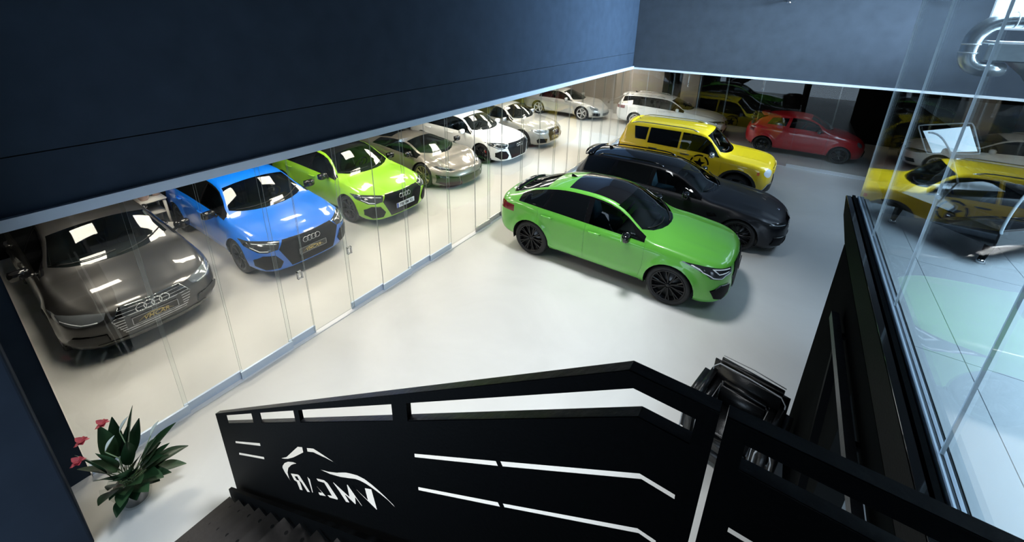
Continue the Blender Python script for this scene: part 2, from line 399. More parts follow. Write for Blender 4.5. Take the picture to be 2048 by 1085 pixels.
bm = bmesh.new(); v = [bm.verts.new((x, y, z)) for x in (.70, .858) for y, z in ((-1.6, 2.36), (-1.6, 2.60), (5.20, 2.60), (5.0, 2.46), (4.5, 2.37))]
for f in ((0,1,2,3,4),(9,8,7,6,5),(0,5,6,1),(1,6,7,2),(2,7,8,3),(3,8,9,4),(4,9,5,0)): bm.faces.new([v[i] for i in f])
bmesh.ops.recalc_face_normals(bm, faces=bm.faces[:]); finish('web', bm, M['steel_black'], pb)
boxo('flange', 0.702, 0.738, -1.6, 5.18, 2.60, 2.612, M['gloss_black'], pb)
boxo('flange', 0.748, 0.772, -1.6, 5.18, 2.60, 2.628, M['steel_black'], pb)
boxo('glazing_channel', 0.782, 0.822, -1.6, 5.12, 2.60, 2.65, M['rail_alu'], pb, 0.004)
GJ = [5.10, 4.13, 3.07, 1.96, 0.86, -0.25]
for i in range(5):
    t = thing('tall_glass_pane', '%s tall frameless glass pane above the black beam, counted from its far end' % ordinal(i), 'glass pane', group='tall glass panes above the beam')
    bm = bmesh.new(); box(bm, 0.794, 0.806, GJ[i+1]+0.004, GJ[i]-0.004, 2.65, 6.28); bm.normal_update()
    for f in bm.faces: f.material_index = 0 if abs(f.normal.x) > .5 else 1
    finish('pane', bm, None, t, mats=[M['glass'], M['glass_edge']])
br = thing('wall_handrail', 'black square handrail fixed along the parapet wall above its doorway', 'handrail')
bm = bmesh.new(); bar(bm, (0.645, 3.66, 2.10), (0.645, 1.30, 2.13), 0.05, 0.07); finish('rail', bm, M['wood_black'], br)
for y in (3.4, 2.4, 1.5): boxo('bracket', 0.66, 0.70, y-.02, y+.02, 2.09, 2.12, M['steel_black'], br)
bm = bmesh.new(); bar(bm, (0.675, 3.40, 2.0), (0.675, 3.05, .9), 0.05, 0.05, (1, 0, 0)); finish('brace', bm, M['steel_black'], br)
# ================================================================== cars
CS = 0.945     # room units per metre of car
def inpoly(px, py, poly):
    c = False; n = len(poly); j = n-1
    for i in range(n):
        xi, yi = poly[i]; xj, yj = poly[j]
        if (yi > py) != (yj > py) and px < (xj-xi)*(py-yi)/(yj-yi)+xi: c = not c
        j = i
    return c
PROJ = {'side': (0, 2), 'top': (0, 1), 'front': (1, 2)}
def cut(bm, lay, cand_fn, poly, proj, pid, eps=0.004):
    """cut the outline of poly into the skin and mark the faces inside with pid"""
    a, b = PROJ[proj]
    xs = [p[0] for p in poly]; ys = [p[1] for p in poly]
    bb = (min(xs)-.08, max(xs)+.08, min(ys)-.08, max(ys)+.08)
    cand = []
    for f in bm.faces:
        c = f.calc_center_median()
        if bb[0] < c[a] < bb[1] and bb[2] < c[b] < bb[3] and cand_fn(c, f): cand.append(f)
    n = len(poly)
    for i in range(n):
        p, q = poly[i], poly[(i+1) % n]
        dx, dy = q[0]-p[0], q[1]-p[1]
        if math.hypot(dx, dy) < 1e-6: continue
        no = [0, 0, 0]; no[a] = dy; no[b] = -dx; co = [0, 0, 0]; co[a] = p[0]; co[b] = p[1]
        x0, x1 = min(p[0], q[0])-eps, max(p[0], q[0])+eps; y0, y1 = min(p[1], q[1])-eps, max(p[1], q[1])+eps
        near, rest = [], []
        for f in cand:
            us = [v.co[a] for v in f.verts]; vs = [v.co[b] for v in f.verts]
            (near if (max(us) > x0 and min(us) < x1 and max(vs) > y0 and min(vs) < y1) else rest).append(f)
        if not near: continue
        es = {e for f in near for e in f.edges}; vs = {v for f in near for v in f.verts}
        r = bmesh.ops.bisect_plane(bm, geom=near+list(es)+list(vs), dist=1e-5, plane_co=co, plane_no=no)
        cand = rest + [g for g in r['geom'] if isinstance(g, bmesh.types.BMFace)]
    for f in cand:
        if f.is_valid:
            c = f.calc_center_median()
            if inpoly(c[a], c[b], poly): f[lay] = pid

RING = dict(side=14, upper=9, top=12)
def car_skin(c):
    L, hw, xn = c['L'], c['hw'], c['WB']/2+c['fo']
    af, nf = c.get('nose_r', (0.62, 2.7)); ar, nr = c.get('tail_r', (0.42, 3.2))
    D = [af*(1-math.sin(math.pi/2*(1-i/17))) for i in range(17)]
    nmid = int((L-af-ar)/0.045)
    D += list(np.linspace(af, L-ar, nmid))
    D += [L-ar*(1-math.sin(math.pi/2*(1-i/14))) for i in range(13, -1, -1)]
    D = np.array(D)
    sf = np.clip(1-D/af, 0, 1); sr = np.clip(1-(L-D)/ar, 0, 1)
    k = (1-sf**nf)**(1/nf)*(1-sr**nr)**(1/nr)
    P = lambda key, x=D: pchip([p[0] for p in c[key]], [p[1] for p in c[key]], x)
    zb = P('bot'); z4 = P('belt'); zc = P('top'); z5 = np.maximum(zc-P('crown'), z4+0.006); w5 = P('edge'); pl = P('plan')
    noz = c.get('nose', [(0.1,-.10),(0.22,-.03),(0.4,0),(0.6,-.015),(0.75,-.06),(0.9,-.12)])
    toz = c.get('tail', [(0.1,.10),(0.3,.03),(0.5,0),(0.8,0.0),(1.0,.02),(1.2,.05)])
    fl = c.get('flare', 0.022); Ra = c['R']+c.get('gap', 0.045)
    ax = (c['WB']/2, -c['WB']/2); WBh = c['WB']/2
    rows = []
    for i in range(len(D)):
        w = hw*pl[i]*k[i]; x = xn-D[i]; pts = []
        z2 = zb[i]+0.07
        pts += [(w*0.80, zb[i]-0.0), (w*0.90, zb[i]+0.012), (w*0.955, z2)]
        n = RING['side']
        hs = c.get('sect', [(0,.955),(.12,.975),(.42,1.0),(.62,.995),(.80,.985),(.90,.968),(.96,.953),(1,.925)])
        hh = np.linspace(0, 1, n+1)[1:]
        yy = pchip([p[0] for p in hs], [p[1] for p in hs], hh)*w
        for h, y in zip(hh, yy):
            z = z2+(z4[i]-z2)*h
            d = min(math.hypot(x-a, z-c['R']) for a in ax)
            t = 1-min(1, max(0, (d-Ra)/0.10)); y += fl*t*t*(3-2*t)*(1 if y > .6 else 0)
            if abs(x) < WBh-.42: y += c.get('crease', .013)*math.exp(-((z-(c['R']+.07-.04*x/WBh))/.045)**2)*min(1, (WBh-.42-abs(x))/.25)
            pts.append((y, z))
        y4 = pts[-1][0]; n = RING['upper']; y5 = min(w5[i]*k[i], y4*0.985)
        for j in range(1, n+1):
            t = j/n; pts.append((y4+(y5-y4)*t+c.get('bulge', .016)*math.sin(math.pi*t)*k[i], z4[i]+(z5[i]-z4[i])*t + (0.012*math.sin(math.pi*t) if z5[i]-z4[i] < .2 else 0)))
        n = RING['top']
        for j in range(1, n+1):
            t = j/n; yy_ = y5*(1-t); fade = max(0, min(1, (1.0-D[i])/.25))*max(0, min(1, D[i]/.3))
            pts.append((yy_, z5[i]+(zc[i]-z5[i])*(1-(1-t)**c.get('cp', 2.1)) + .010*fade*math.exp(-((yy_-.47)/.05)**2)))
        fs = sf[i]; fs = min(1, fs*1.6); fs = fs*fs*(3-2*fs); rs = min(1, sr[i]*1.6); rs = rs*rs*(3-2*rs)
        row = []
        for y, z in pts:
            xx = x + fs*float(np.interp(z, [p[0] for p in noz], [p[1] for p in noz])) + rs*float(np.interp(z, [p[0] for p in toz], [p[1] for p in toz]))
            row.append((xx, y, z))
        rows.append(row)
    bm = bmesh.new(); m_ = len(rows[0]); V = []
    for row in rows:
        right = [bm.verts.new((p[0], -p[1], p[2])) for p in row[:-1]]; mid = [bm.verts.new((row[-1][0], 0, row[-1][2]))]
        left = [bm.verts.new(p) for p in row[-2::-1]]
        V.append(right+mid+left)
    for i in range(len(V)-1):
        for j in range(len(V[0])-1):
            try: f = bm.faces.new((V[i][j], V[i+1][j], V[i+1][j+1], V[i][j+1]))
            except ValueError: continue
            f.smooth = True
    bmesh.ops.remove_doubles(bm, verts=bm.verts[:], dist=0.0005)
    bmesh.ops.dissolve_degenerate(bm, dist=0.0004, edges=bm.edges[:])
    fn = {kk: (lambda x, kk=kk: float(P(kk, np.array([x]))[0])) for kk in ('belt', 'top', 'crown', 'edge', 'plan', 'bot')}
    fn['z5'] = lambda x: max(fn['top'](x)-fn['crown'](x), fn['belt'](x)+.006)
    return bm, fn

def dens(p, q, n, f): return [f(p[0]+(q[0]-p[0])*t/n, p[1]+(q[1]-p[1])*t/n) for t in range(n)]
def wheel_mesh(c, style):
    R_, w = c['R'], c.get('tw', 0.24)
    rr = R_*c.get('rimf', 0.74)
    bm = bmesh.new()
    lathe(bm, [(rr, -w/2+.012), (rr+.012, -w/2), (R_-.03, -w/2), (R_-.008, -w/2+.02), (R_, -w/2+.05), (R_, w/2-.05), (R_-.008, w/2-.02), (R_-.03, w/2), (rr+.012, w/2), (rr, w/2-.012)], 40)
    # barrel
    lathe(bm, [(rr, -w/2+.012), (rr-.02, -w/2+.03), (rr-.03, w/2-.03), (rr, w/2-.012)], 40)
    bmesh.ops.recalc_face_normals(bm, faces=bm.faces[:])
    me_t = bpy.data.meshes.new('tyre'); bm.to_mesh(me_t); bm.free(); me_t.materials.append(M['tyre']); me_t.shade_smooth()
    bm = bmesh.new(); yo = w/2-0.025
    lathe(bm, [(rr+.004, w/2-.006), (rr-.004, w/2), (rr-.022, w/2-.004), (rr-.030, w/2-.03)], 40)
    lathe(bm, [(0.001, yo+.004), (0.03, yo+.004), (0.036, yo-.004), (0.062, yo-.012), (0.068, yo-.04)], 20)
    n, kind = style
    for i in range(n):
        a = 2*math.pi*i/n
        def P_(r, da, y): return Vector((math.cos(a+da)*r, y, math.sin(a+da)*r))
        arms = {'v': ((-.17, .055), (.17, .055)), 'y': ((-.22, .05), (.22, .05), (0, .0)), 's': ((0, .11),), 'd': ((-.10, .05), (.10, .05))}[kind]
        for da, ww in arms:
            if ww == 0: continue
            for (r0, r1, d0, d1, w0, w1, y0, y1) in ((.045, rr*.55, 0, da*.45, ww*R_*1.5, ww*R_*1.25, yo-.008, yo+.002), (rr*.55, rr-.012, da*.45, da, ww*R_*1.25, ww*R_*1.5, yo+.002, yo+.014)):
                p, q = P_(r0, d0, y0), P_(r1, d1, y1); d = (q-p).normalized(); s = d.cross(Vector((0, 1, 0))).normalized(); dep = Vector((0, -.035, 0)); o = Vector((0, .006, 0))
                v = [bm.verts.new(z) for z in (p-s*w0/2, p+s*w0/2, q+s*w1/2, q-s*w1/2, p-s*w0*.3+o, p+s*w0*.3+o, q+s*w1*.3+o, q-s*w1*.3+o, p-s*w0/2+dep, p+s*w0/2+dep, q+s*w1/2+dep, q-s*w1/2+dep)]
                for f in ((4,5,6,7),(0,4,7,3),(5,1,2,6),(8,0,3,11),(1,9,10,2)): bm.faces.new([v[t] for t in f])
    bmesh.ops.recalc_face_normals(bm, faces=bm.faces[:])
    me_r = bpy.data.meshes.new('rim'); bm.to_mesh(me_r); bm.free(); me_r.materials.append(M[c['rim']])
    bm = bmesh.new(); lathe(bm, [(0.001, yo-.055), (rr*.80, yo-.055), (rr*.80, yo-.075), (0.001, yo-.075)], 28)
    me_d = bpy.data.meshes.new('brake_disc'); bm.to_mesh(me_d); bm.free(); me_d.materials.append(M['disc'])
    me_c = None
    if c.get('caliper'):
        bm = bmesh.new(); box(bm, rr*.45, rr*.86, yo-.085, yo-.04, -.09, .09); me_c = bpy.data.meshes.new('brake_caliper'); bm.to_mesh(me_c); bm.free(); me_c.materials.append(M['caliper'])
    return me_t, me_r, me_d, me_c
def link(name, me, parent, loc=(0, 0, 0), rot=(0, 0, 0), scale=None):
    o = bpy.data.objects.new(name, me); COL.objects.link(o); o.parent = parent; o.location = loc; o.rotation_euler = rot
    if scale: o.scale = scale
    return o

def surf(bvh, o, d):
    """point and normal where a ray from o along d meets the skin"""
    h = bvh.ray_cast(Vector(o), Vector(d)); return h[0], h[1]
from mathutils.bvhtree import BVHTree

def make_car(c):
    root = thing(c['name'], c['label'], 'car', (c['x'], c['y'], 0), R(c.get('rz', 0)), c.get('group')); root.scale = (CS,)*3
    L, WB, fo, hw, Rw = c['L'], c['WB'], c['fo'], c['hw'], c['R']
    xn = WB/2+fo; X = lambda D: xn-D
    bm, fn = car_skin(c)
    bvh = BVHTree.FromBMesh(bm)
    lay = bm.faces.layers.int.new('part')
    P, mats, names_ = [None], [None], ['body']
    parts = {}
    def reg(name, material, glassy=False, label=None):
        P.append(name); mats.append(material); return len(P)-1
    pm = c['paint']; roofm = c.get('roofmat')
    zz = lambda D, v: fn['belt'](D)+v*(fn['z5'](D)-fn['belt'](D))
    both = (1, -1)
    # ---- windscreen
    ws = c['ws']   # cowl centre D, cowl curve, top centre D, top curve
    def glass_poly(g, u):
        dc, cc, dt, ct = g
        ub = u*fn['edge'](dc+cc*.5); ut = u*fn['edge'](dt)
        n = 8
        bot = [(X(dc+cc*abs(s)**2.2), s*u*fn['edge'](dc+cc*abs(s)**2.2)) for s in [-1+2*i/n for i in range(n+1)]]
        top = [(X(dt+ct*abs(s)**2.2), s*u*fn['edge'](dt+ct*abs(s)**2.2)) for s in [1-2*i/n for i in range(n+1)]]
        dl = dc+cc; de = dt+ct
        side = [(X(dl+(de-dl)*t/5), u*fn['edge'](dl+(de-dl)*t/5)) for t in range(1, 5)]
        return bot+side+top+[(x, -y) for x, y in side[::-1]]
    topf = lambda ce, f: ce.z > fn['z5'](min(L, max(0, xn-ce.x)))-.05 and abs(f.normal.z) > .1
    bm.normal_update()
    cut(bm, lay, topf, glass_poly(ws, c.get('wsu', .955)), 'top', reg('windscreen', M['car_glass']))
    if c.get('rw'):
        cut(bm, lay, topf, glass_poly(c['rw'], .93), 'top', reg('rear_window', M['car_glass_dark']))
    # ---- roof panel / glass roof
    if roofm:
        d0, d1 = c['roofD']; pid = reg('roof_panel', roofm)
        u = c.get('roofu', .97)
        left = [(X(d0+(d1-d0)*t/8), u*fn['edge'](d0+(d1-d0)*t/8)) for t in range(9)]
        cut(bm, lay, lambda ce, f: ce.z > fn['z5'](xn-ce.x)-.04 and f[lay] == 0, left+[(x, -y) for x, y in left[::-1]], 'top', pid)
    # ---- bonnet
    h0, h1, hu, hu1 = c['hood']
    n = 8
    front = [(X(h0+.10*abs(s)**2), s*hu) for s in [-1+2*i/n for i in range(n+1)]]
    back = [(X(h1+(ws[1]+.01)*abs(s)**2.2*1.0), s*hu1) for s in [1-2*i/n for i in range(n+1)]]
    cut(bm, lay, lambda ce, f: ce.z > fn['belt'](max(0, xn-ce.x))-.02 and f.normal.z > .2, front+back, 'top', reg('bonnet', c.get('hoodmat', pm)))
    # ---- side windows and doors
    wins = c['windows']     # list of (Dfb, Dft, Drt, Drb, vbottom, vtop, material)
    for (a, b_, d_, e, v0, v1, mk) in wins:
        top = [(X(b_+(d_-b_)*t/5), zz(b_+(d_-b_)*t/5, v1)) for t in range(6)]
        bot = [(X(e+(a-e)*t/5), zz(e+(a-e)*t/5, v0)) for t in range(6)]
        for s in both:
            cut(bm, lay, lambda ce, f: ce.y*s > .3, top+bot, 'side', reg('side_window', M[mk]))
    if c.get('pillar'):
        a, e, v0, v1 = c['pillar']
        top = [(X(a+(e-a)*t/14), zz(a+(e-a)*t/14, v1)) for t in range(15)]; bot = [(x, zz(xn-x, v0)) for x, z in top[::-1]]
        for s in both:
            pid = reg('window_surround', M['gloss_black'])
            def cf(ce, f, s=s): return ce.y*s > .3 and f[lay] == 0
            cut(bm, lay, cf, top+bot, 'side', pid)
    for (d0, d1, zl, d2, d3) in c['doors']:
        if d0 > 2: d1 = d0+.006
        d2 = d3-.004 if d3 < 2.9 else d2
        for s in both:
            mid = [(X(d1+(d2-d1)*0), zl)]
            poly = [(X(d0), zz(d0, -.02)), (X(d0+.0), zl+.25), (X(d1), zl), (X(d2), zl), (X(d3), zl+.28), (X(d3), zz(d3, -.02))]
            tb = [(X(d3+(d0-d3)*t/5), zz(d3+(d0-d3)*t/5, -.02)) for t in range(1, 5)]
            cut(bm, lay, lambda ce, f, s=s: ce.y*s > .3 and f[lay] == 0, poly+tb, 'side', reg('door', pm))
    # ---- lamps, grilles, intakes
    for (nm, poly, mk, mirror) in c.get('front', []):
        for s in (both if mirror else (1,)):
            pp = [(y*s, z) for y, z in poly]
            cut(bm, lay, lambda ce, f: ce.x > X(c.get('fD', .75)), pp, 'front', reg(nm, M[mk] if isinstance(mk, str) else mk))
    for (nm, poly, mk, mirror) in c.get('rear', []):
        for s in (both if mirror else (1,)):
            pp = [(y*s, z) for y, z in poly]
            cut(bm, lay, lambda ce, f: ce.x < X(L-c.get('rD', .5)), pp, 'front', reg(nm, M[mk] if isinstance(mk, str) else mk))
    for (nm, poly, mk) in c.get('sidecuts', []):
        for s in both:
            cut(bm, lay, lambda ce, f, s=s: ce.y*s > .3, [(X(d), z) for d, z in poly], 'side', reg(nm, M[mk] if isinstance(mk, str) else mk))
    # ---- wheel arches
    Ra = Rw+c.get('gap', .045)
    if c.get('cladding'):
        for axx in (WB/2, -WB/2):
            for s in both:
                ring = [(axx+math.cos(a)*(Ra+.075), Rw+math.sin(a)*(Ra+.06)) for a in [2*math.pi*i/24 for i in range(24)]]
                cut(bm, lay, lambda ce, f, s=s: ce.y*s > .5, ring, 'side', reg('arch_cladding', M['trim']))
    hole = reg('hole', None)
    for axx in (WB/2, -WB/2):
        ring = [(axx+math.cos(a)*Ra, Rw+math.sin(a)*Ra) for a in [2*math.pi*i/28 for i in range(28)]]
        for s in both: cut(bm, lay, lambda ce, f, s=s: ce.y*s > .35*hw, ring, 'side', hole)
    # ---- separate
    groups = {}
    for f in bm.faces: groups.setdefault(f[lay], []).append(f)
    bm.normal_update()
    vn = {v.index: v.normal.copy() for v in bm.verts}
    bm.verts.index_update()
    bodyo = None
    for pid, fs in sorted(groups.items()):
        if pid == hole: continue
        nm = 'body' if pid == 0 else P[pid]; mt_ = pm if pid == 0 else mats[pid]
        b2 = bmesh.new(); vm = {}
        for f in fs:
            vs = []
            for v in f.verts:
                if v.index not in vm: vm[v.index] = b2.verts.new(v.co)
                vs.append(vm[v.index])
            try: nf = b2.faces.new(vs); nf.smooth = True
            except ValueError: pass
        b2.verts.index_update()
        nl = [None]*len(b2.verts)
        for old, nv in vm.items(): nl[nv.index] = vn[old]
        gap = {'door': .002, 'bonnet': .005}.get(nm, 0)
        sink = {'grille': .012, 'air_intake': .02, 'side_window': .004, 'windscreen': .002, 'lower_grille': .02, 'headlight': .002}.get(nm, 0)
        if gap:
            mv = {}
            for e in b2.edges:
                if len(e.link_faces) == 1:
                    f = e.link_faces[0]; ed = (e.verts[1].co-e.verts[0].co); inn = f.normal if f.normal.length else Vector((0, 0, 1)); 
                    f.normal_update(); inn = f.normal.cross(ed).normalized()
                    if inn.dot(f.calc_center_median()-e.verts[0].co) < 0: inn = -inn
                    for v in e.verts: mv.setdefault(v, []).append(inn)
            for v, l in mv.items():
                t = sum(l, Vector()); 
                if t.length > .1: v.co += t.normalized()*gap
        if sink:
            for v in b2.verts: v.co -= nl[v.index]*sink
        if c.get('studs') and False: pass
        me = bpy.data.meshes.new(nm); b2.to_mesh(me); b2.free()
        try: me.normals_split_custom_set_from_vertices([tuple(n) for n in nl])
        except Exception: pass
        o = bpy.data.objects.new(nm, me); COL.objects.link(o); o.parent = root; me.materials.append(mt_)
        if pid == 0: bodyo = o
    bm.free()
    # ---- underbody, wheel wells and floor
    ub = bmesh.new()
    zf = fn['bot'](L/2)
    Rx = Ra+.03
    for x0, x1, wv in ((X(.22), WB/2+Rx, .62), (WB/2+Rx, WB/2-Rx, .52), (WB/2-Rx, -WB/2+Rx, .90), (-WB/2+Rx, -WB/2-Rx, .52), (-WB/2-Rx, X(L-.2), .68)):
        box(ub, min(x0, x1), max(x0, x1), -wv*hw, wv*hw, zf+.02, zf+.10)
    finish('underbody', ub, M['trim'], root)
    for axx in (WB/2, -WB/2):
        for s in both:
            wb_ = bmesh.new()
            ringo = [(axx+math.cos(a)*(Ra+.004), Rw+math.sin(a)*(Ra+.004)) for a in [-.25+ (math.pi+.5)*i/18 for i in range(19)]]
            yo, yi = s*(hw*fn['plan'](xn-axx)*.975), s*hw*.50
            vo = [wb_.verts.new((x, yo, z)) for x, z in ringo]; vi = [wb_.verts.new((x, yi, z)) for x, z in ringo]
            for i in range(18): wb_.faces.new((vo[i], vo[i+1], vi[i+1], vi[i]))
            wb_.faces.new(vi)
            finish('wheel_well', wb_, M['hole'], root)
    # ---- wheels
    mt, mr, md, mc = wheel_mesh(c, c.get('spokes', (5, 'v')))
    tw = c.get('tw', .24)
    for axx in (WB/2, -WB/2):
        for s in both:
            yy = s*(hw*fn['plan'](xn-axx)*c.get('trackf', .985)-tw/2)
            t = link('tyre', mt, root, (axx, yy, Rw), (0, random.uniform(0, 1), 0 if s > 0 else math.pi))
            link('rim', mr, t); link('brake_disc', md, t)
            if mc: link('brake_caliper', mc, t, rot=(0, 2.6, 0))
    # ---- mirrors
    md_, mz, mm = c['mirror']
    for s in both:
        b2 = bmesh.new(); bmesh.ops.create_icosphere(b2, subdivisions=3, radius=1)
        for v in b2.verts:
            x, y, z = v.co; q = lambda t: math.copysign(abs(t)**.62, t)
            x, y, z = q(x), q(y), q(z)
            v.co = ((x*.085 if x > 0 else x*.055)*(1-.25*abs(y)), y*.115, z*.075)
        for f in b2.faces: f.smooth = True
        ym = hw*.985+.075
        mo = finish('door_mirror', b2, M[mm] if isinstance(mm, str) else mm, root, smooth=True); mo.location = (X(md_), s*ym, mz); mo.rotation_euler = (0, 0, s*-.12)
        b3 = bmesh.new(); tube(b3, [(0, -s*.06, -.05), (0.0, -s*.19, -.10)], [.022, .03], 8); finish('mirror_foot', b3, M['gloss_black'], mo)
        b4 = bmesh.new(); box(b4, -.062, -.056, -.09, .09, -.052, .055); finish('mirror_glass', b4, M['chrome'], mo)
    # ---- handles
    for hd, hz in c.get('handles', []):
        for s in both:
            p, nrm = surf(bvh, (X(hd), s*2, hz), (0, -s, 0))
            if p is None: continue
            b2 = bmesh.new()
            tube(b2, [(-.12, 0, 0), (-.09, s*.034, .002), (.0, s*.042, .004), (.09, s*.034, .002), (.12, 0, 0)], [.012, .018, .020, .018, .012], 8)
            h = finish('door_handle', b2, c.get('handlemat', pm), root, smooth=True); h.location = p
    # ---- wipers
    for (y0, y1) in ((-.02, .62), (-.60, .0)):
        b2 = bmesh.new(); pts = []
        for t in range(7):
            y = y0+(y1-y0)*t/6; s_ = abs(y/.7); d = ws[0]+ws[1]*s_**2.2+.035+.10*(t/6)*(1 if y0 > -.1 else 1)
            p, nrm = surf(bvh, (X(d), y, 2.5), (0, 0, -1))
            if p is not None: pts.append(p+nrm*(.016 if nrm.z > 0 else -.016))
        if len(pts) > 2: tube(b2, pts, .008, 6); finish('wiper', b2, M['trim'], root)
    # ---- plates, badges, slats
    def on_front(y, z, off=.01):
        for k in range(12):
            p, nrm = surf(bvh, (X(-1), y*(1-.01*k), z-.006*k), (-1, 0, 0))
            if p is not None and p.x > X(1.3): return p+Vector((off, 0, 0)), nrm
        return Vector((X(.5), y, z)), Vector((1, 0, 0))
    if c.get('plate'):
        kind, pz = c['plate']; p, nrm = on_front(0, pz, .012)
        til = 0.0
        if kind == 'gold':
            pl = boxo('number_plate', 0, .012, -.26, .26, -.056, .056, M['plate_black'], root); pl.location = p
            fr = bmesh.new()
            for a in ((-.26,.26,-.056,-.051),(-.26,.26,.051,.056),(-.26,-.255,-.056,.056),(.255,.26,-.056,.056)): box(fr, .012, .015, *a)
            finish('plate_border', fr, M['chrome_dull'], pl)
            me = text_mesh('VMCAR', .088, .001, .25, .0005); me.materials.append(M['gold']); link('lettering', me, pl, (.0135, 0, -.014), (R(90), 0, R(90)))
            arc = bmesh.new(); tube(arc, [(.014, -.20+.40*t/12, -.03+.065*math.sin(math.pi*(t/12)**.85)) for t in range(13)], [.001+.004*math.sin(math.pi*t/12) for t in range(13)], 6); finish('emblem_line', arc, M['gold'], pl)
        elif kind == 'white':
            pl = boxo('number_plate', 0, .012, -.26, .26, -.056, .056, M['plate_white'], root); pl.location = p
            boxo('country_band', .012, .0135, -.26, -.215, -.056, .056, M['blue_band'], pl)
            me = text_mesh(c.get('platetext', 'FB\u00b7YM 92'), .095, .001, 0, .001); me.materials.append(M['letters_black']); link('lettering', me, pl, (.0135, .02, 0), (R(90), 0, R(90)))
    if c.get('rings'):
        rz_, rr_, mk = c['rings']; p, nrm = on_front(0, rz_, .024)
        b2 = bmesh.new()
        for i in range(4):
            cy = (i-1.5)*rr_*1.5
            tube(b2, [(0, cy+math.cos(a)*rr_, math.sin(a)*rr_) for a in [2*math.pi*t/22 for t in range(23)]], rr_*.13, 6, caps=False)
        o = finish('ring_badge', b2, M[mk], root, smooth=True); o.location = p
    if c.get('roundel'):
        d, z = c['roundel']; p, nrm = surf(bvh, (X(d), 0, 3), (0, 0, -1)); b2 = bmesh.new()
        lathe(b2, [(.001, .004), (.041, .004), (.041, 0)], 20, 'z'); o = finish('roundel_badge', b2, M['chrome_dull'], root); o.location = p+nrm*.002; o.rotation_euler = Vector((0, 0, 1)).rotation_difference(nrm if nrm.z > 0 else -nrm).to_euler()
        b3 = bmesh.new()
        for q in (0, 2):
            v0 = b3.verts.new((0, 0, .005)); vs = [b3.verts.new((math.cos(q*math.pi/2+t*math.pi/10)*.026, math.sin(q*math.pi/2+t*math.pi/10)*.026, .005)) for t in range(6)]
            for t in range(5): b3.faces.new((v0, vs[t], vs[t+1]))
        finish('badge_quarter', b3, M['blue_band'], o)
    for (z, y0, y1, th, mk, nm) in c.get('bars', []):
        b2 = bmesh.new(); pts = []
        for t in range(11):
            y = y0+(y1-y0)*t/10; p, nrm = on_front(y, z, .0)
            if p is not None: pts.append(p+Vector((.002, 0, 0)))
        for a_, b_ in zip(pts[:-1], pts[1:]): bar(b2, a_, b_, th, .022, (1, 0, 0))
        finish(nm, b2, M[mk] if isinstance(mk, str) else mk, root)
    for (pts2, th, mk, nm) in c.get('lines', []):    # outlines on the front: list of (y, z)
        for s in both:
            b2 = bmesh.new(); pts = []
            for (a_, b_) in zip(pts2[:-1], pts2[1:]):
                for t in range(4):
                    y = a_[0]+(b_[0]-a_[0])*t/4; z = a_[1]+(b_[1]-a_[1])*t/4; p, nrm = on_front(s*y, z, .0); pts.append(p)
            p, nrm = on_front(s*pts2[-1][0], pts2[-1][1], 0); pts.append(p)
            tube(b2, pts, th, 6); finish(nm, b2, M[mk] if isinstance(mk, str) else mk, root)
    # ---- honeycomb studs of the mesh grilles
    for (nm, poly, mk, mirror) in c.get('front', []):
        if mk != 'mesh': continue
        b2 = bmesh.new(); ys_ = [p[0] for p in poly]; zs_ = [p[1] for p in poly]; st_ = .044
        for s in (both if mirror else (1,)):
            j = 0; z = min(zs_)+.02
            while z < max(zs_):
                y = min(ys_)+(st_/2 if j % 2 else 0)
                while y < max(ys_):
                    if inpoly(y, z, poly) and inpoly(y-.02, z, poly) and inpoly(y+.02, z, poly) and inpoly(y, z+.014, poly):
                        p, n_ = on_front(s*y, z, -.004)
                        v = [b2.verts.new(p+Vector(q)) for q in ((0,-.019,0),(0,0,-.011),(0,.019,0),(0,0,.011),(.010,0,0))]
                        for k in range(4): b2.faces.new((v[k], v[(k+1) % 4], v[4]))
                    y += st_
                z += st_*.55; j += 1
        if len(b2.verts): finish('grille_honeycomb', b2, M['stud'], root)['kind'] = 'stuff'
        else: b2.free()
    # ---- roof rails
    if c.get('rails'):
        d0, d1, mk = c['rails']
        for s in both:
            b2 = bmesh.new(); pts = []
            for t in range(13):
                d = d0+(d1-d0)*t/12; y = s*(fn['edge'](d)*.93); p, nrm = surf(bvh, (X(d), y, 3), (0, 0, -1))
                lift = .045*min(1, min(t, 12-t)/1.2)
                pts.append(p+Vector((0, 0, lift)))
            tube(b2, pts, .016, 8); finish('roof_rail', b2, M[mk], root)
    # ---- antenna, spoiler
    if c.get('fin'):
        p, nrm = surf(bvh, (X(c['fin']), 0, 3), (0, 0, -1)); b2 = bmesh.new()
        v = [b2.verts.new(q) for q in ((.08,-.02,0),(.08,.02,0),(-.07,.025,0),(-.07,-.025,0),(-.06,0,.055),(-.02,0,.045))]
        for f in ((0,1,5),(1,2,4,5),(3,0,5,4),(2,3,4),(3,2,1,0)): b2.faces.new([v[i] for i in f])
        o = finish('aerial_fin', b2, M['gloss_black'], root); o.location = p
    if c.get('aerial'):
        p, nrm = surf(bvh, (X(c['aerial']), -.15, 3), (0, 0, -1)); b2 = bmesh.new(); tube(b2, [(0,0,0),(-.06,0,.09),(-.16,0,.26)], [.012,.005,.004], 6); o = finish('aerial', b2, M['trim'], root); o.location = p
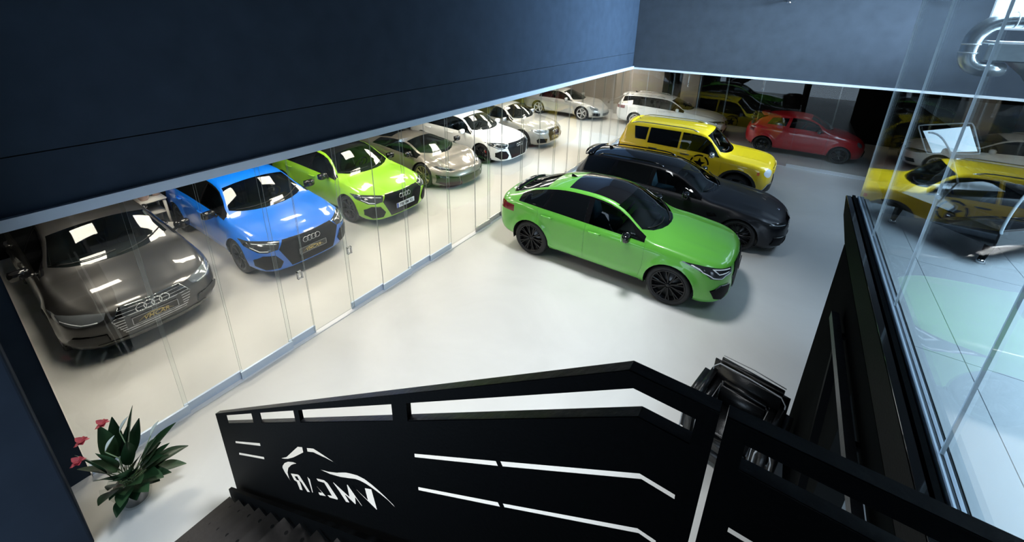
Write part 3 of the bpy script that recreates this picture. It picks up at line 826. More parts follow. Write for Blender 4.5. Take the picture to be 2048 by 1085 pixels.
    if c.get('spoiler'):
        sd, sz, sl, sw, mk = c['spoiler']; b2 = bmesh.new(); n = 10; rows = []
        for i in range(n+1):
            s = -1+2*i/n; y = s*sw; xo = .10*abs(s)**2.5
            x0, x1 = X(sd)+xo*0, X(sd+sl)+xo; z0 = sz-.05*abs(s)**3
            rows.append([b2.verts.new(q) for q in ((x0, y, z0-.005), (x1, y, z0-.012-sl*.12), (x1, y, z0-.035-sl*.12), (x0, y, z0-.04))])
        for i in range(n):
            for j in range(4): b2.faces.new((rows[i][j], rows[i][(j+1)%4], rows[i+1][(j+1)%4], rows[i+1][j]))
        b2.faces.new(rows[0][::-1]); b2.faces.new(rows[-1])
        bmesh.ops.recalc_face_normals(b2, faces=b2.faces[:])
        bmesh.ops.bevel(b2, geom=[e for e in b2.edges if abs((e.verts[0].co-e.verts[1].co).y) > .05], offset=.008, segments=2, affect='EDGES')
        finish('roof_spoiler', b2, M[mk] if isinstance(mk, str) else mk, root, smooth=True)
    # ---- interior: dashboard, steering wheel, seats
    zb = fn['belt'](ws[0]+.5)
    dd = ws[0]+ws[1]*.6
    b2 = bmesh.new(); box(b2, X(dd+.62), X(dd+.10), -.60*hw/.9, .60*hw/.9, zb-.30, zb-.05); bmesh.ops.bevel(b2, geom=b2.edges[:], offset=.05, segments=3, affect='EDGES'); finish('dashboard', b2, M['interior'], root, smooth=True)
    b2 = bmesh.new(); tube(b2, [(math.cos(a)*.18, math.sin(a)*.18, 0) for a in [2*math.pi*t/24 for t in range(25)]], .015, 8, caps=False); box(b2, -.17, .17, -.015, .015, -.02, .0); box(b2, -.05, .05, -.05, .05, -.03, .0)
    o = finish('steering_wheel', b2, M['trim'], root); o.location = (X(dd+.72), .36, zb-.05); o.rotation_euler = (0, R(-62), 0)
    sm = M[c.get('seat', 'seat_dark')]
    rows_ = [dd+1.12]+([dd+1.95] if c.get('rearseat', True) else [])
    for ri, sd in enumerate(rows_):
        for s in both:
            b2 = bmesh.new(); box(b2, -.24, .26, -.25, .25, -.12, .05)
            bmesh.ops.bevel(b2, geom=b2.edges[:], offset=.05, segments=3, affect='EDGES')
            st = finish('seat', b2, sm, root, smooth=True); st.location = (X(sd), s*.37, zb-.42)
            b3 = bmesh.new(); box(b3, -.06, .06, -.24, .24, 0, .56)
            for v in b3.verts:
                if v.co.z > .3: v.co.y *= .72
            box(b3, -.045, .045, -.12, .12, .58, .74)
            bmesh.ops.bevel(b3, geom=b3.edges[:], offset=.035, segments=3, affect='EDGES')
            bk = finish('seat_back', b3, sm, st, smooth=True); bk.location = (-.25, 0, 0); bk.rotation_euler = (0, R(-14), 0)
    ft = bmesh.new(); box(ft, X(L-.5), X(dd+.2), -.80*hw, .80*hw, zf+.10, zf+.13); finish('cabin_floor', ft, M['interior'], root)
    return root, bvh, X, fn
def spec(**k): return k
audi_front = lambda z0=.0: None
# ---- paints
PA = {
 'q3green': paint('kyalami_green_paint', (0.125, 0.47, 0.050)),
 'rsgreen': paint('lime_green_paint', (0.30, 0.62, 0.020)),
 'blue': paint('bright_blue_paint', (0.0, 0.165, 0.76)),
 'grey': paint('dark_grey_metallic_paint', (0.035, 0.034, 0.033), 0.5, 0.34),
 'champagne': paint('warm_grey_metallic_paint', (0.25, 0.225, 0.19), 0.55, 0.32),
 'white': paint('white_paint', (0.80, 0.81, 0.81)),
 'silver': paint('silver_paint', (0.36, 0.355, 0.33), 0.5, 0.36),
 'silver2': paint('light_silver_paint', (0.48, 0.475, 0.45), 0.45, 0.38),
 'black': paint('satin_black_paint', (0.008, 0.009, 0.013), 0.2, 0.40, 0.10),
 'yellow': paint('yellow_paint', (0.92, 0.62, 0.010)),
 'red': paint('red_paint', (0.55, 0.006, 0.012)),
}
def octo(y0, y1, y2, zt, zm, zb): return [(-y0, zt), (y0, zt), (y1, zm), (y2, zb), (-y2, zb), (-y1, zm)]
def hatch(**k):
    """five-door compact hatch, nose at D = 0"""
    c = dict(L=4.39, WB=2.63, fo=.88, hw=.915, R=.335, tw=.245, rimf=.76, gap=.04, flare=.026,
        top=[(0,.70),(.04,.745),(.12,.785),(.35,.845),(.75,.915),(1.12,.965),(1.30,1.03),(1.62,1.24),(1.86,1.375),(2.1,1.425),(2.5,1.44),(3.1,1.425),(3.7,1.385),(3.95,1.345),(4.15,1.14),(4.28,1.0),(4.36,.92),(4.39,.80)],
        belt=[(0,.62),(.15,.68),(.5,.775),(1.1,.865),(1.5,.90),(2.5,.925),(3.4,.955),(4.0,.96),(4.3,.88),(4.39,.75)],
        bot=[(0,.20),(.15,.16),(.5,.17),(1.2,.19),(3.2,.19),(4.0,.24),(4.39,.30)],
        crown=[(0,.05),(.3,.05),(1.0,.055),(1.3,.10),(1.6,.125),(1.9,.10),(2.2,.075),(3.4,.07),(3.9,.08),(4.2,.10),(4.39,.06)],
        edge=[(0,.62),(.4,.66),(1.1,.735),(1.35,.735),(1.9,.60),(2.3,.57),(3.3,.55),(3.9,.53),(4.15,.60),(4.39,.62)],
        plan=[(0,.96),(.5,.985),(.9,1.0),(1.6,.985),(2.8,.985),(3.5,1.0),(4.0,.98),(4.39,.95)],
        nose_r=(.58,2.9), tail_r=(.42,3.2),
        ws=(1.14,.30,1.86,.06), rw=(4.20,-.02,3.98,.0), hood=(.13,1.06,.64,.70),
        windows=[(1.42,1.62,2.38,2.38,.10,.86,'car_glass_side'),(2.46,2.46,3.28,3.36,.10,.86,'car_glass_dark'),(3.44,3.36,3.66,3.72,.18,.80,'car_glass_dark')],
        pillar=(1.36,3.80,.06,.92), doors=[(1.33,1.40,.27,2.36,2.42),(2.43,2.48,.27,3.10,3.42)],
        mirror=(1.62,.985,'gloss_black'), handles=[(2.24,.84),(3.24,.87)], wheelm=None, rim='rim_grey', spokes=(10,'s'),
        front=[('grille', octo(.46,.56,.40,.725,.60,.23), 'mesh', False),
               ('headlight', [(.50,.725),(.66,.75),(.80,.765),(.90,.755),(.90,.665),(.82,.59),(.72,.575),(.62,.60),(.57,.60)], 'lens_dark', True),
               ('air_intake', [(.62,.50),(.78,.525),(.87,.46),(.86,.34),(.76,.25),(.58,.25),(.53,.36)], 'mesh', True)],
        bars=[(.725,-.36,.36,.012,'gloss_black','grille_bar')],
        lines=[([(.56,.69),(.70,.715),(.87,.73)],.007,'lamp_white','light_strip'), ([(.70,.60),(.80,.61),(.87,.67)],.009,'lamp_white','light_strip')],
        rear=[('tail_light', [(.35,.86),(.87,.88),(.89,.76),(.40,.78)], 'tail_red', True)],
        rings=(.63,.05,'chrome_dull'), plate=('gold',.44), spoiler=(3.80,1.395,.24,.56,'gloss_black'), fin=3.55)
    c.update(k); return c
specs = []
rs = dict(nose=[(0.1,-.09),(0.18,-.02),(0.3,0),(0.6,-.01),(0.72,-.04),(0.85,-.10)])
a3 = hatch(L=4.31, WB=2.62, fo=.86, hw=.895, R=.325, name='hatchback_car', rim='rim_silver', paint=PA['grey'], x=-8.55, y=1.15, rz=0,
   label='dark grey metallic hatchback with chrome slatted grille, nearest the dark pier', mirror=(1.60,.975,'gloss_black'),
   front=[('grille', octo(.34,.44,.32,.70,.56,.32), 'gloss_black', False),
          ('headlight', [(.46,.70),(.62,.73),(.80,.745),(.885,.735),(.87,.66),(.74,.60),(.58,.60),(.50,.63)], 'lens', True),
          ('air_intake', [(.52,.42),(.80,.46),(.84,.40),(.80,.33),(.50,.30)], 'trim', True)],
   bars=[(z,-w,w,.014,'chrome_dull','grille_bar') for z, w in ((.675,.36),(.63,.39),(.585,.42),(.39,.37),(.355,.35))]+[(z,s*a,s*b,.012,'chrome_dull','grille_bar') for z, a, b in ((.54,.32,.43),(.50,.32,.42),(.46,.32,.41),(.425,.32,.39)) for s in (1,-1)]+[(.27,-.62,.62,.014,'gloss_black','splitter')],
   lines=[([(.34,.705),(.44,.56),(.32,.32),(.0,.315)],.008,'chrome','grille_frame'), ([(.0,.705),(.34,.705)],.008,'chrome','grille_frame'), ([(.56,.615),(.70,.62),(.84,.68)],.007,'lamp_white','light_strip')],
   rings=(.635,.058,'chrome'), plate=('gold',.475), spoiler=None, fin=None)
specs.append(a3)
specs.append(hatch(name='hatchback_car', paint=PA['blue'], x=-8.515, y=3.345, label='bright blue hatchback with black honeycomb grille and gold-lettered plate', spokes=(5,'y'), **rs))
specs.append(hatch(name='hatchback_car', paint=PA['rsgreen'], x=-8.63, y=5.57, label='lime green hatchback behind glass with a white number plate', plate=('white',.42), spokes=(5,'y'),
   roofmat=M['gloss_black'], roofD=(1.80,3.75), **rs))
specs.append(hatch(name='hatchback_car', paint=PA['white'], x=-8.713, y=10.27, label='white hatchback with black honeycomb grille and red brake calipers', plate=None, mirror=(1.62,.985,PA['white']), rim='rim_black', caliper=True, spokes=(5,'v'), **rs))
specs.append(hatch(name='hatchback_car', paint=PA['silver'], x=-8.63, y=12.42, label='silver hatchback with dark grille, between the white one and the silver coupe', rim='rim_black', mirror=(1.62,.985,'chrome_dull'),
   front=[('grille', octo(.34,.42,.32,.70,.56,.28), 'mesh', False),
          ('headlight', [(.46,.70),(.62,.73),(.80,.745),(.885,.735),(.87,.66),(.74,.62),(.58,.61),(.50,.63)], 'lens', True),
          ('air_intake', [(.50,.40),(.80,.44),(.84,.38),(.80,.27),(.50,.26)], 'mesh', True)], rings=(.62,.05,'chrome'), plate=('gold',.42), spoiler=None))
# ---- supercar
specs.append(hatch(name='supercar', paint=PA['champagne'], L=4.50, WB=2.62, fo=1.0, hw=.965, R=.345, tw=.27, rimf=.78, flare=.02, x=-8.795, y=7.94,
   label='low warm grey wedge-shaped supercar with bronze wheels',
   top=[(0,.52),(.05,.56),(.3,.64),(.7,.745),(.95,.80),(1.15,.87),(1.6,1.04),(2.0,1.14),(2.35,1.165),(2.8,1.13),(3.3,1.05),(3.8,.98),(4.2,.95),(4.45,.93),(4.5,.85)],
   belt=[(0,.46),(.15,.52),(.6,.68),(1.0,.755),(1.6,.78),(2.4,.83),(3.0,.88),(3.6,.90),(4.2,.88),(4.5,.75)],
   bot=[(0,.12),(.3,.10),(1.2,.11),(3.2,.12),(4.0,.16),(4.5,.25)],
   crown=[(0,.03),(.6,.01),(1.0,.03),(1.4,.09),(1.9,.11),(2.4,.10),(3.0,.09),(3.6,.05),(4.5,.04)],
   edge=[(0,.50),(.5,.58),(1.0,.70),(1.3,.70),(1.9,.56),(2.4,.52),(3.0,.50),(3.6,.55),(4.5,.60)],
   plan=[(0,.93),(.6,.99),(1.0,1.0),(2.0,.96),(2.8,.97),(3.5,1.0),(4.5,.97)], nose_r=(.85,2.5),
   nose=[(0.1,-.06),(0.2,0),(0.4,-.02),(0.55,-.10),(.7,-.2)],
   ws=(.98,.36,1.95,.08), wsu=.95, rw=(3.9,0,2.75,0), hood=(.30,.90,.50,.62),
   windows=[(1.30,1.62,2.40,2.55,.10,.88,'car_glass_side'),(2.62,2.52,2.85,3.05,.14,.80,'car_glass_dark')], pillar=(1.25,3.15,.05,.94),
   doors=[(1.36,1.42,.20,2.55,2.70)], mirror=(1.45,.90,'gloss_black'), handles=[], rim='rim_gold', spokes=(10,'d'),
   front=[('headlight', [(.44,.54),(.62,.60),(.80,.66),(.86,.655),(.78,.585),(.60,.53)], 'lens_dark', True),
          ('lower_grille', [(-.42,.36),(.42,.36),(.38,.15),(-.38,.15)], 'gloss_black', False),
          ('air_intake', [(.46,.37),(.90,.46),(.90,.24),(.70,.14),(.42,.15)], 'gloss_black', True)],
   bars=[(.125,-.80,.80,.018,'gloss_black','splitter'),], lines=[([(.50,.17),(.58,.25),(.64,.36)],.016,PA['champagne'],'nose_strut'),([(.56,.575),(.66,.60),(.78,.635)],.006,'lamp_white','light_strip')],
   rings=None, plate=None, spoiler=(4.25,1.10,.22,.80,'gloss_black'), fin=None, rearseat=False))
# ---- rear-engined coupe
specs.append(hatch(name='coupe_car', paint=PA['silver2'], L=4.435, WB=2.35, fo=.92, hw=.90, R=.325, tw=.24, rimf=.74, x=-8.63, y=17.45,
   label='silver rounded two-door coupe with silver five-spoke wheels',
   top=[(0,.48),(.06,.56),(.3,.66),(.8,.78),(1.2,.86),(1.4,.93),(1.8,1.15),(2.05,1.25),(2.35,1.295),(2.8,1.27),(3.3,1.15),(3.8,.98),(4.2,.84),(4.4,.70),(4.435,.6)],
   belt=[(0,.42),(.15,.56),(.5,.74),(1.0,.82),(1.5,.84),(2.4,.86),(3.2,.86),(3.9,.80),(4.3,.68),(4.435,.55)],
   crown=[(0,.02),(.5,-.03),(1.0,.0),(1.4,.08),(1.8,.11),(2.3,.08),(3.0,.08),(3.8,.06),(4.435,.04)],
   edge=[(0,.45),(.5,.52),(1.1,.66),(1.4,.67),(2.0,.53),(2.5,.50),(3.3,.50),(4.0,.55),(4.435,.55)],
   plan=[(0,.90),(.6,.96),(1.2,.96),(2.2,.95),(3.2,1.0),(4.0,.98),(4.435,.92)], nose_r=(.8,2.3), tail_r=(.7,2.5),
   nose=[(0.1,-.05),(0.3,0),(0.5,-.03),(.7,-.15)],
   ws=(1.22,.26,2.02,.06), rw=(3.65,0,2.75,0), hood=(.35,1.14,.46,.60),
   windows=[(1.50,1.74,2.55,2.62,.10,.88,'car_glass_side'),(2.68,2.62,3.05,3.20,.12,.78,'car_glass_side')], pillar=(1.45,3.28,.05,.93),
   doors=[(1.36,1.42,.25,2.62,2.72)], mirror=(1.72,.93,PA['silver2']), handles=[(2.50,.74)], rim='rim_silver', spokes=(5,'s'),
   front=[('headlight', [(.50,.58),(.62,.68),(.74,.70),(.80,.62),(.76,.52),(.58,.50)], 'lens', True), ('air_intake', [(.50,.38),(.76,.40),(.76,.26),(.50,.24)], 'mesh', True), ('lower_grille', [(-.36,.36),(.36,.36),(.36,.24),(-.36,.24)], 'mesh', False)],
   bars=[], lines=[], rings=None, plate=None, spoiler=None, fin=None))
# ---- white estate
est = dict(top=[(0,.62),(.05,.70),(.15,.76),(.5,.85),(1.0,.92),(1.35,.97),(1.55,1.05),(1.9,1.27),(2.15,1.37),(2.45,1.425),(2.9,1.44),(3.6,1.43),(4.1,1.40),(4.32,1.36),(4.48,1.15),(4.58,.98),(4.63,.78)],
   belt=[(0,.56),(.15,.66),(.5,.77),(1.2,.86),(1.8,.90),(2.8,.93),(3.8,.96),(4.3,.96),(4.55,.86),(4.63,.7)],
   bot=[(0,.20),(.15,.16),(.5,.17),(1.2,.18),(3.4,.18),(4.3,.24),(4.63,.30)],
   crown=[(0,.05),(.3,.05),(1.2,.055),(1.5,.09),(1.9,.12),(2.2,.09),(2.5,.07),(3.8,.07),(4.2,.08),(4.5,.10),(4.63,.06)],
   edge=[(0,.58),(.4,.64),(1.3,.72),(1.6,.72),(2.15,.58),(2.6,.55),(3.6,.53),(4.2,.51),(4.45,.58),(4.63,.60)],
   plan=[(0,.95),(.5,.98),(.9,1.0),(1.9,.985),(2.9,.985),(3.7,1.0),(4.3,.98),(4.63,.94)],
   ws=(1.38,.28,2.14,.06), rw=(4.52,-.02,4.36,0), hood=(.16,1.30,.62,.68),
   windows=[(1.68,1.90,2.62,2.66,.10,.87,'car_glass_side'),(2.74,2.70,3.50,3.60,.10,.87,'car_glass_side'),(3.70,3.60,4.10,4.22,.14,.82,'car_glass_dark')],
   pillar=(1.60,4.28,.06,.93), doors=[(1.56,1.62,.27,2.64,2.70),(2.71,2.76,.27,3.35,3.66)], mirror=(1.86,.99,PA['white']), handles=[(2.50,.86),(3.42,.90)], spoiler=(4.20,1.405,.26,.52,PA['white']))
specs.append(hatch(name='estate_car', paint=PA['white'], L=4.63, WB=2.81, fo=.80, hw=.90, R=.32, rim='rim_silver', spokes=(5,'y'), x=-3.894, y=17.83,
   label='white estate car behind the rear glass', rails=(2.5,4.0,'chrome_dull'),
   front=[('grille', [(.03,.66),(.26,.67),(.30,.60),(.26,.50),(.05,.50)], 'gloss_black', True), ('headlight', [(.36,.66),(.55,.70),(.80,.72),(.88,.70),(.82,.62),(.50,.60),(.38,.60)], 'lens_dark', True), ('lower_grille', [(-.36,.34),(.36,.34),(.42,.22),(-.42,.22)], 'mesh', False), ('air_intake', [(.54,.38),(.80,.40),(.80,.28),(.60,.26)], 'mesh', True)],
   rear=[('tail_light', [(.50,.88),(.86,.92),(.90,.78),(.52,.78)], 'tail_red', True)], bars=[], lines=[([(.40,.625),(.56,.62),(.70,.65)],.006,'lamp_white','light_strip')], rings=None, roundel=(.17,.7), plate=None, fin=3.9, **est))
# ---- satin black estate
e2 = dict(est)
sc = 4.794/4.63
e2['top'] = [(d*sc, z) for d, z in est['top']]; e2['belt'] = [(d*sc, z+.005) for d, z in est['belt']]; e2['bot'] = [(d*sc, z-.02) for d, z in est['bot']]
e2['crown'] = [(d*sc, z) for d, z in est['crown']]; e2['edge'] = [(d*sc, z*1.03) for d, z in est['edge']]; e2['plan'] = [(d*sc, z) for d, z in est['plan']]
e2['ws'] = (1.44,.28,2.22,.06); e2['rw'] = (4.68,-.02,4.50,0); e2['hood'] = (.20,1.36,.60,.68)
e2['windows'] = [(1.74,1.97,2.72,2.76,.10,.87,'car_glass_side'),(2.84,2.80,3.62,3.72,.10,.87,'car_glass_dark'),(3.82,3.72,4.24,4.38,.14,.82,'car_glass_dark')]
e2['pillar'] = (1.66,4.44,.06,.93); e2['doors'] = [(1.64,1.70,.25,2.74,2.80),(2.81,2.86,.25,3.42,3.80)]; e2['mirror'] = (1.96,1.0,'gloss_black'); e2['spoiler'] = (4.36,1.41,.28,.54,'gloss_black')
e2['handles'] = [(2.58,.86),(3.52,.90)]
specs.append(hatch(name='estate_car', paint=PA['black'], L=4.794, WB=2.857, fo=.87, hw=.95, R=.345, tw=.27, rimf=.80, flare=.035, rim='rim_black', spokes=(10,'d'), seat='seat_blue', x=-1.657, y=9.29,
   label='satin black estate car parked between the green and the yellow cars', rails=(2.6,4.2,'gloss_black'), roofmat=M['gloss_black'], roofD=(2.12,4.45),
   front=[('grille', [(.03,.70),(.22,.68),(.25,.50),(.20,.32),(.06,.32)], 'gloss_black', True), ('headlight', [(.42,.67),(.60,.70),(.84,.735),(.92,.73),(.86,.65),(.60,.62),(.44,.61)], 'lens_dark', True), ('lower_grille', [(-.34,.27),(.34,.27),(.40,.18),(-.40,.18)], 'mesh', False), ('air_intake', [(.56,.44),(.84,.46),(.84,.28),(.62,.24)], 'mesh', True)],
   bars=[(.155,-.78,.78,.016,'gloss_black','splitter')], lines=[([(.46,.635),(.60,.655),(.84,.70)],.006,'lamp_white','light_strip')],
   sidecuts=[('side_vent', [(1.30,.66),(1.36,.72),(1.52,.70),(1.48,.60)], 'gloss_black')], rings=None, roundel=(.24,.7), plate=None, fin=4.05, **e2))
# ---- lime green sporty crossover
specs.append(hatch(name='crossover_car', paint=PA['q3green'], L=4.506, WB=2.68, fo=.90, hw=.925, R=.365, tw=.255, rimf=.78, gap=.045, flare=.03, rim='rim_black', spokes=(10,'d'), seat='seat_blue',
   x=-2.26, y=6.77, label='bright green coupe-style crossover car, nearest car in the hall',
   top=[(0,.88),(.03,.94),(.10,.975),(.35,1.01),(.8,1.05),(1.12,1.085),(1.28,1.13),(1.6,1.33),(1.86,1.465),(2.1,1.525),(2.45,1.555),(2.9,1.54),(3.3,1.48),(3.7,1.36),(4.05,1.22),(4.28,1.15),(4.42,1.11),(4.48,1.0),(4.506,.90)],
   belt=[(0,.80),(.15,.875),(.5,.925),(1.1,.975),(1.5,.99),(2.5,1.01),(3.3,1.045),(3.9,1.07),(4.3,1.02),(4.45,.95),(4.506,.85)],
   bot=[(0,.26),(.15,.20),(.5,.21),(1.2,.235),(3.2,.235),(4.0,.28),(4.506,.36)],
   crown=[(0,.05),(.3,.05),(1.0,.06),(1.3,.10),(1.6,.125),(1.9,.10),(2.2,.075),(3.1,.07),(3.6,.075),(4.05,.07),(4.4,.05),(4.506,.05)],
   edge=[(0,.62),(.4,.67),(1.1,.745),(1.35,.745),(1.9,.61),(2.3,.585),(3.1,.56),(3.7,.56),(4.1,.62),(4.506,.66)],
   nose_r=(.56,3.0), nose=[(0.2,-.07),(0.3,-.01),(0.5,0),(0.75,0),(0.88,-.02),(0.98,-.05)], ws=(1.16,.32,1.90,.07), rw=(4.10,.03,3.42,.02), hood=(.12,1.07,.66,.70), roofmat=M['gloss_black'], roofD=(1.80,2.98), roofu=.90,
   windows=[(1.48,1.68,2.40,2.40,.06,.88,'car_glass_side'),(2.50,2.50,3.22,3.30,.07,.87,'car_glass_dark'),(3.36,3.28,3.62,3.86,.12,.74,'car_glass_dark')],
   pillar=(1.38,3.92,.03,.94), doors=[(1.36,1.42,.33,2.40,2.45),(2.46,2.50,.33,3.04,3.44)], mirror=(1.66,1.06,'gloss_black'), handles=[(2.26,.91),(3.24,.945)],
   front=[('grille', octo(.38,.47,.32,.87,.66,.36), 'mesh', False),
          ('headlight', [(.52,.855),(.70,.875),(.86,.90),(.892,.895),(.89,.80),(.86,.715),(.76,.70),(.70,.74),(.54,.76)], 'lens_dark', True),
          ('air_intake', [(.56,.58),(.76,.60),(.86,.50),(.80,.36),(.68,.32),(.56,.42)], 'mesh', True)],
   bars=[(.225,-.55,.55,.014,'trim','splitter')], lines=[([(.55,.775),(.69,.755),(.75,.715),(.84,.73),(.885,.80),(.885,.875)],.010,'lamp_white','light_strip'),([(.56,.835),(.70,.852),(.82,.865),(.78,.79),(.60,.80)],.010,'lamp_white','light_strip')],
   rear=[('tail_light', [(.52,.98),(.84,1.0),(.91,.96),(.91,.84),(.56,.90)], 'tail_red', True)],
   sidecuts=[('sill_trim', [(1.40,.285),(3.02,.285),(3.02,.20),(1.40,.20)], 'gloss_black')],
   rings=(.70,.055,'gloss_black'), plate=None, spoiler=(4.12,1.22,.16,.58,'gloss_black'), fin=3.12))
# ---- yellow boxy crossover
specs.append(hatch(name='crossover_car', paint=PA['yellow'], L=4.236, WB=2.57, fo=.80, hw=.90, R=.345, tw=.22, rimf=.68, gap=.07, flare=.02, rim='rim_grey', spokes=(5,'s'), cladding=True, x=-1.90, y=12.05,
   label='yellow boxy crossover car with roof rails and round headlights',
   top=[(0,.90),(.04,.99),(.12,1.02),(.5,1.06),(.95,1.10),(1.10,1.12),(1.22,1.17),(1.45,1.40),(1.68,1.60),(1.85,1.645),(2.3,1.665),(3.2,1.66),(3.8,1.645),(3.98,1.62),(4.10,1.35),(4.19,1.10),(4.236,.90)],
   belt=[(0,.84),(.15,.93),(.5,.98),(1.1,1.03),(1.5,1.05),(2.5,1.07),(3.5,1.09),(4.0,1.08),(4.15,1.0),(4.236,.8)],
   bot=[(0,.30),(.15,.26),(.5,.26),(1.2,.26),(3.2,.26),(4.0,.30),(4.236,.36)],
   crown=[(0,.03),(.3,.03),(1.0,.04),(1.2,.07),(1.5,.09),(1.75,.06),(2.2,.05),(3.8,.05),(4.0,.06),(4.236,.04)],
   edge=[(0,.68),(.4,.72),(1.0,.76),(1.25,.76),(1.72,.68),(2.2,.665),(3.8,.645),(4.0,.66),(4.236,.68)],
   plan=[(0,.95),(.4,.98),(.8,1.0),(1.6,.985),(2.8,.985),(3.4,1.0),(4.0,.98),(4.236,.96)], nose_r=(.50,3.4), tail_r=(.30,4.5), cp=2.6,
   nose=[(0.1,-.08),(0.3,-.02),(0.5,0),(0.9,0),(1.0,-.05),(1.1,-.08)], tail=[(0.1,.04),(0.5,0),(1.0,0.0),(1.3,.03)],
   sect=[(0,.965),(.12,.98),(.42,1.0),(.62,.995),(.80,.985),(.90,.975),(.96,.965),(1,.945)],
   ws=(1.08,.24,1.66,.05), wsu=.96, rw=(4.12,0,4.02,0), hood=(.12,1.0,.66,.70),
   windows=[(1.30,1.56,2.34,2.36,.08,.90,'car_glass_side'),(2.42,2.40,3.26,3.28,.08,.90,'car_glass_dark'),(3.34,3.32,3.74,3.66,.20,.88,'car_glass_dark')],
   pillar=None, doors=[(1.24,1.30,.38,2.32,2.38),(2.40,2.44,.38,2.95,3.28)], mirror=(1.50,1.12,'chrome_dull'), handles=[(2.20,.99),(3.10,1.0)], handlemat=M['trim'],
   front=[('grille_panel', [(-.46,.92),(.46,.92),(.46,.74),(-.46,.74)], 'gloss_black', False),
          ('headlight', [(.70+.115*math.cos(t*math.pi/8), .82+.115*math.sin(t*math.pi/8)) for t in range(16)], 'lamp_white', True),
          ('lower_grille', [(-.70,.52),(.70,.52),(.80,.30),(-.80,.30)], 'trim', False)],
   bars=[], lines=[([(x,.76),(x,.90)],.022,PA['yellow'],'grille_slot_rib') for x in (.06,.19,.32,.44)],
   rear=[('tail_light', [(.62,1.0),(.84,1.0),(.84,.80),(.62,.80)], 'tail_red', True)],
   sidecuts=[('side_marker', [(.30,.84),(.36,.84),(.36,.76),(.30,.76)], 'orange'), ('sill_cladding', [(1.20,.40),(3.0,.40),(3.0,.20),(1.20,.20)], 'trim')],
   rings=None, plate=None, rails=(1.95,3.85,'chrome_dull'), spoiler=(3.86,1.665,.20,.60,PA['yellow']), fin=None, aerial=3.75))
# ---- small red hatch
specs.append(hatch(name='city_car', paint=PA['red'], L=3.66, WB=2.30, fo=.72, hw=.815, R=.295, tw=.205, rimf=.74, rim='rim_black', spokes=(5,'y'), x=.632, y=17.09,
   label='small rounded red three-door car behind the rear glass',
   top=[(0,.66),(.05,.76),(.15,.84),(.4,.93),(.8,1.0),(1.0,1.05),(1.2,1.18),(1.5,1.38),(1.75,1.46),(2.1,1.485),(2.6,1.46),(3.0,1.38),(3.25,1.25),(3.45,1.05),(3.6,.92),(3.66,.75)],
   belt=[(0,.58),(.15,.74),(.5,.86),(1.0,.93),(1.6,.96),(2.4,.98),(3.0,1.0),(3.4,.95),(3.6,.82),(3.66,.65)],
   bot=[(0,.22),(.15,.18),(.5,.19),(1.2,.20),(2.8,.20),(3.4,.24),(3.66,.30)],
   crown=[(0,.04),(.5,.05),(.95,.06),(1.2,.10),(1.5,.11),(1.8,.08),(2.6,.08),(3.2,.08),(3.66,.05)],
   edge=[(0,.50),(.4,.58),(1.0,.66),(1.2,.66),(1.7,.56),(2.2,.53),(2.9,.50),(3.3,.54),(3.66,.56)],
   plan=[(0,.93),(.4,.98),(.8,1.0),(1.6,.985),(2.8,1.0),(3.3,.98),(3.66,.94)], nose_r=(.60,2.4), tail_r=(.50,2.6),
   ws=(.98,.26,1.66,.05), rw=(3.36,-.02,3.02,0), hood=(.22,.92,.52,.62),
   windows=[(1.26,1.46,2.24,2.30,.10,.87,'car_glass_side'),(2.40,2.34,2.86,3.0,.16,.80,'car_glass_dark')], pillar=None, doors=[(1.16,1.22,.28,2.28,2.36)], mirror=(1.42,1.03,'gloss_black'), handles=[(2.14,.86)],
   front=[('headlight', [(.58+.09*math.cos(t*math.pi/7), .70+.09*math.sin(t*math.pi/7)) for t in range(14)], 'lens', True), ('lower_grille', [(-.40,.42),(.40,.42),(.46,.26),(-.46,.26)], 'mesh', False)],
   rear=[('tail_light', [(.60,.92),(.74,.94),(.76,.74),(.62,.74)], 'tail_red', True)],
   bars=[], lines=[], rings=None, plate=None, spoiler=(3.0,1.42,.26,.48,PA['red']), fin=None))
CARS = [make_car(c) for c in specs]
JEEP = [i for i, c in enumerate(specs) if c['paint'] is PA['yellow']][0]


# ================================================================== stairs, landing and railings
YR = 0.81
st = thing('staircase', 'straight black metal staircase with perforated treads going down to the hall floor', 'stairs')
RUN, RISE = 0.233, 0.172
tb = bmesh.new(); box(tb, 0, RUN+.03, -.55, .70, -.04, 0); tread_me = bpy.data.meshes.new('tread'); tb.to_mesh(tread_me); tb.free(); tread_me.materials.append(M['tread'])
tb = bmesh.new(); box(tb, RUN-.005, RUN+.005, -.55, .70, .0, RISE-.04); riser_me = bpy.data.meshes.new('riser'); tb.to_mesh(riser_me); tb.free(); riser_me.materials.append(M['steel_black'])
tb = bmesh.new()
for k in range(8):
    cy = .66-.155*k
    vs = [tb.verts.new((.10+.013*math.cos(a), cy+.013*math.sin(a), .0012)) for a in [2*math.pi*t/10 for t in range(10)]]; tb.faces.new(vs)
hole_me = bpy.data.meshes.new('tread_holes'); tb.to_mesh(hole_me); tb.free(); hole_me.materials.append(M['hole'])
for k in range(14):
    t = link('tread', tread_me, st, (-3.45+RUN*k, 0, RISE*(k+1))); link('riser', riser_me, st, (-3.45+RUN*k, 0, RISE*(k+1)))
    h = link('tread_holes', hole_me, t)
for y in (.728, -.57):
    b = bmesh.new()
    v = [b.verts.new((x, yy, z)) for yy in (y-.012, y+.012) for x, z in ((-3.50, .0), (-3.50, .20), (-.20, 2.60), (-.20, 2.30))]
    for f in ((0,1,2,3),(7,6,5,4),(0,4,5,1),(1,5,6,2),(2,6,7,3),(3,7,4,0)): b.faces.new([v[i] for i in f])
    bmesh.ops.recalc_face_normals(b, faces=b.faces[:]); finish('stringer', b, M['steel_black'], st)
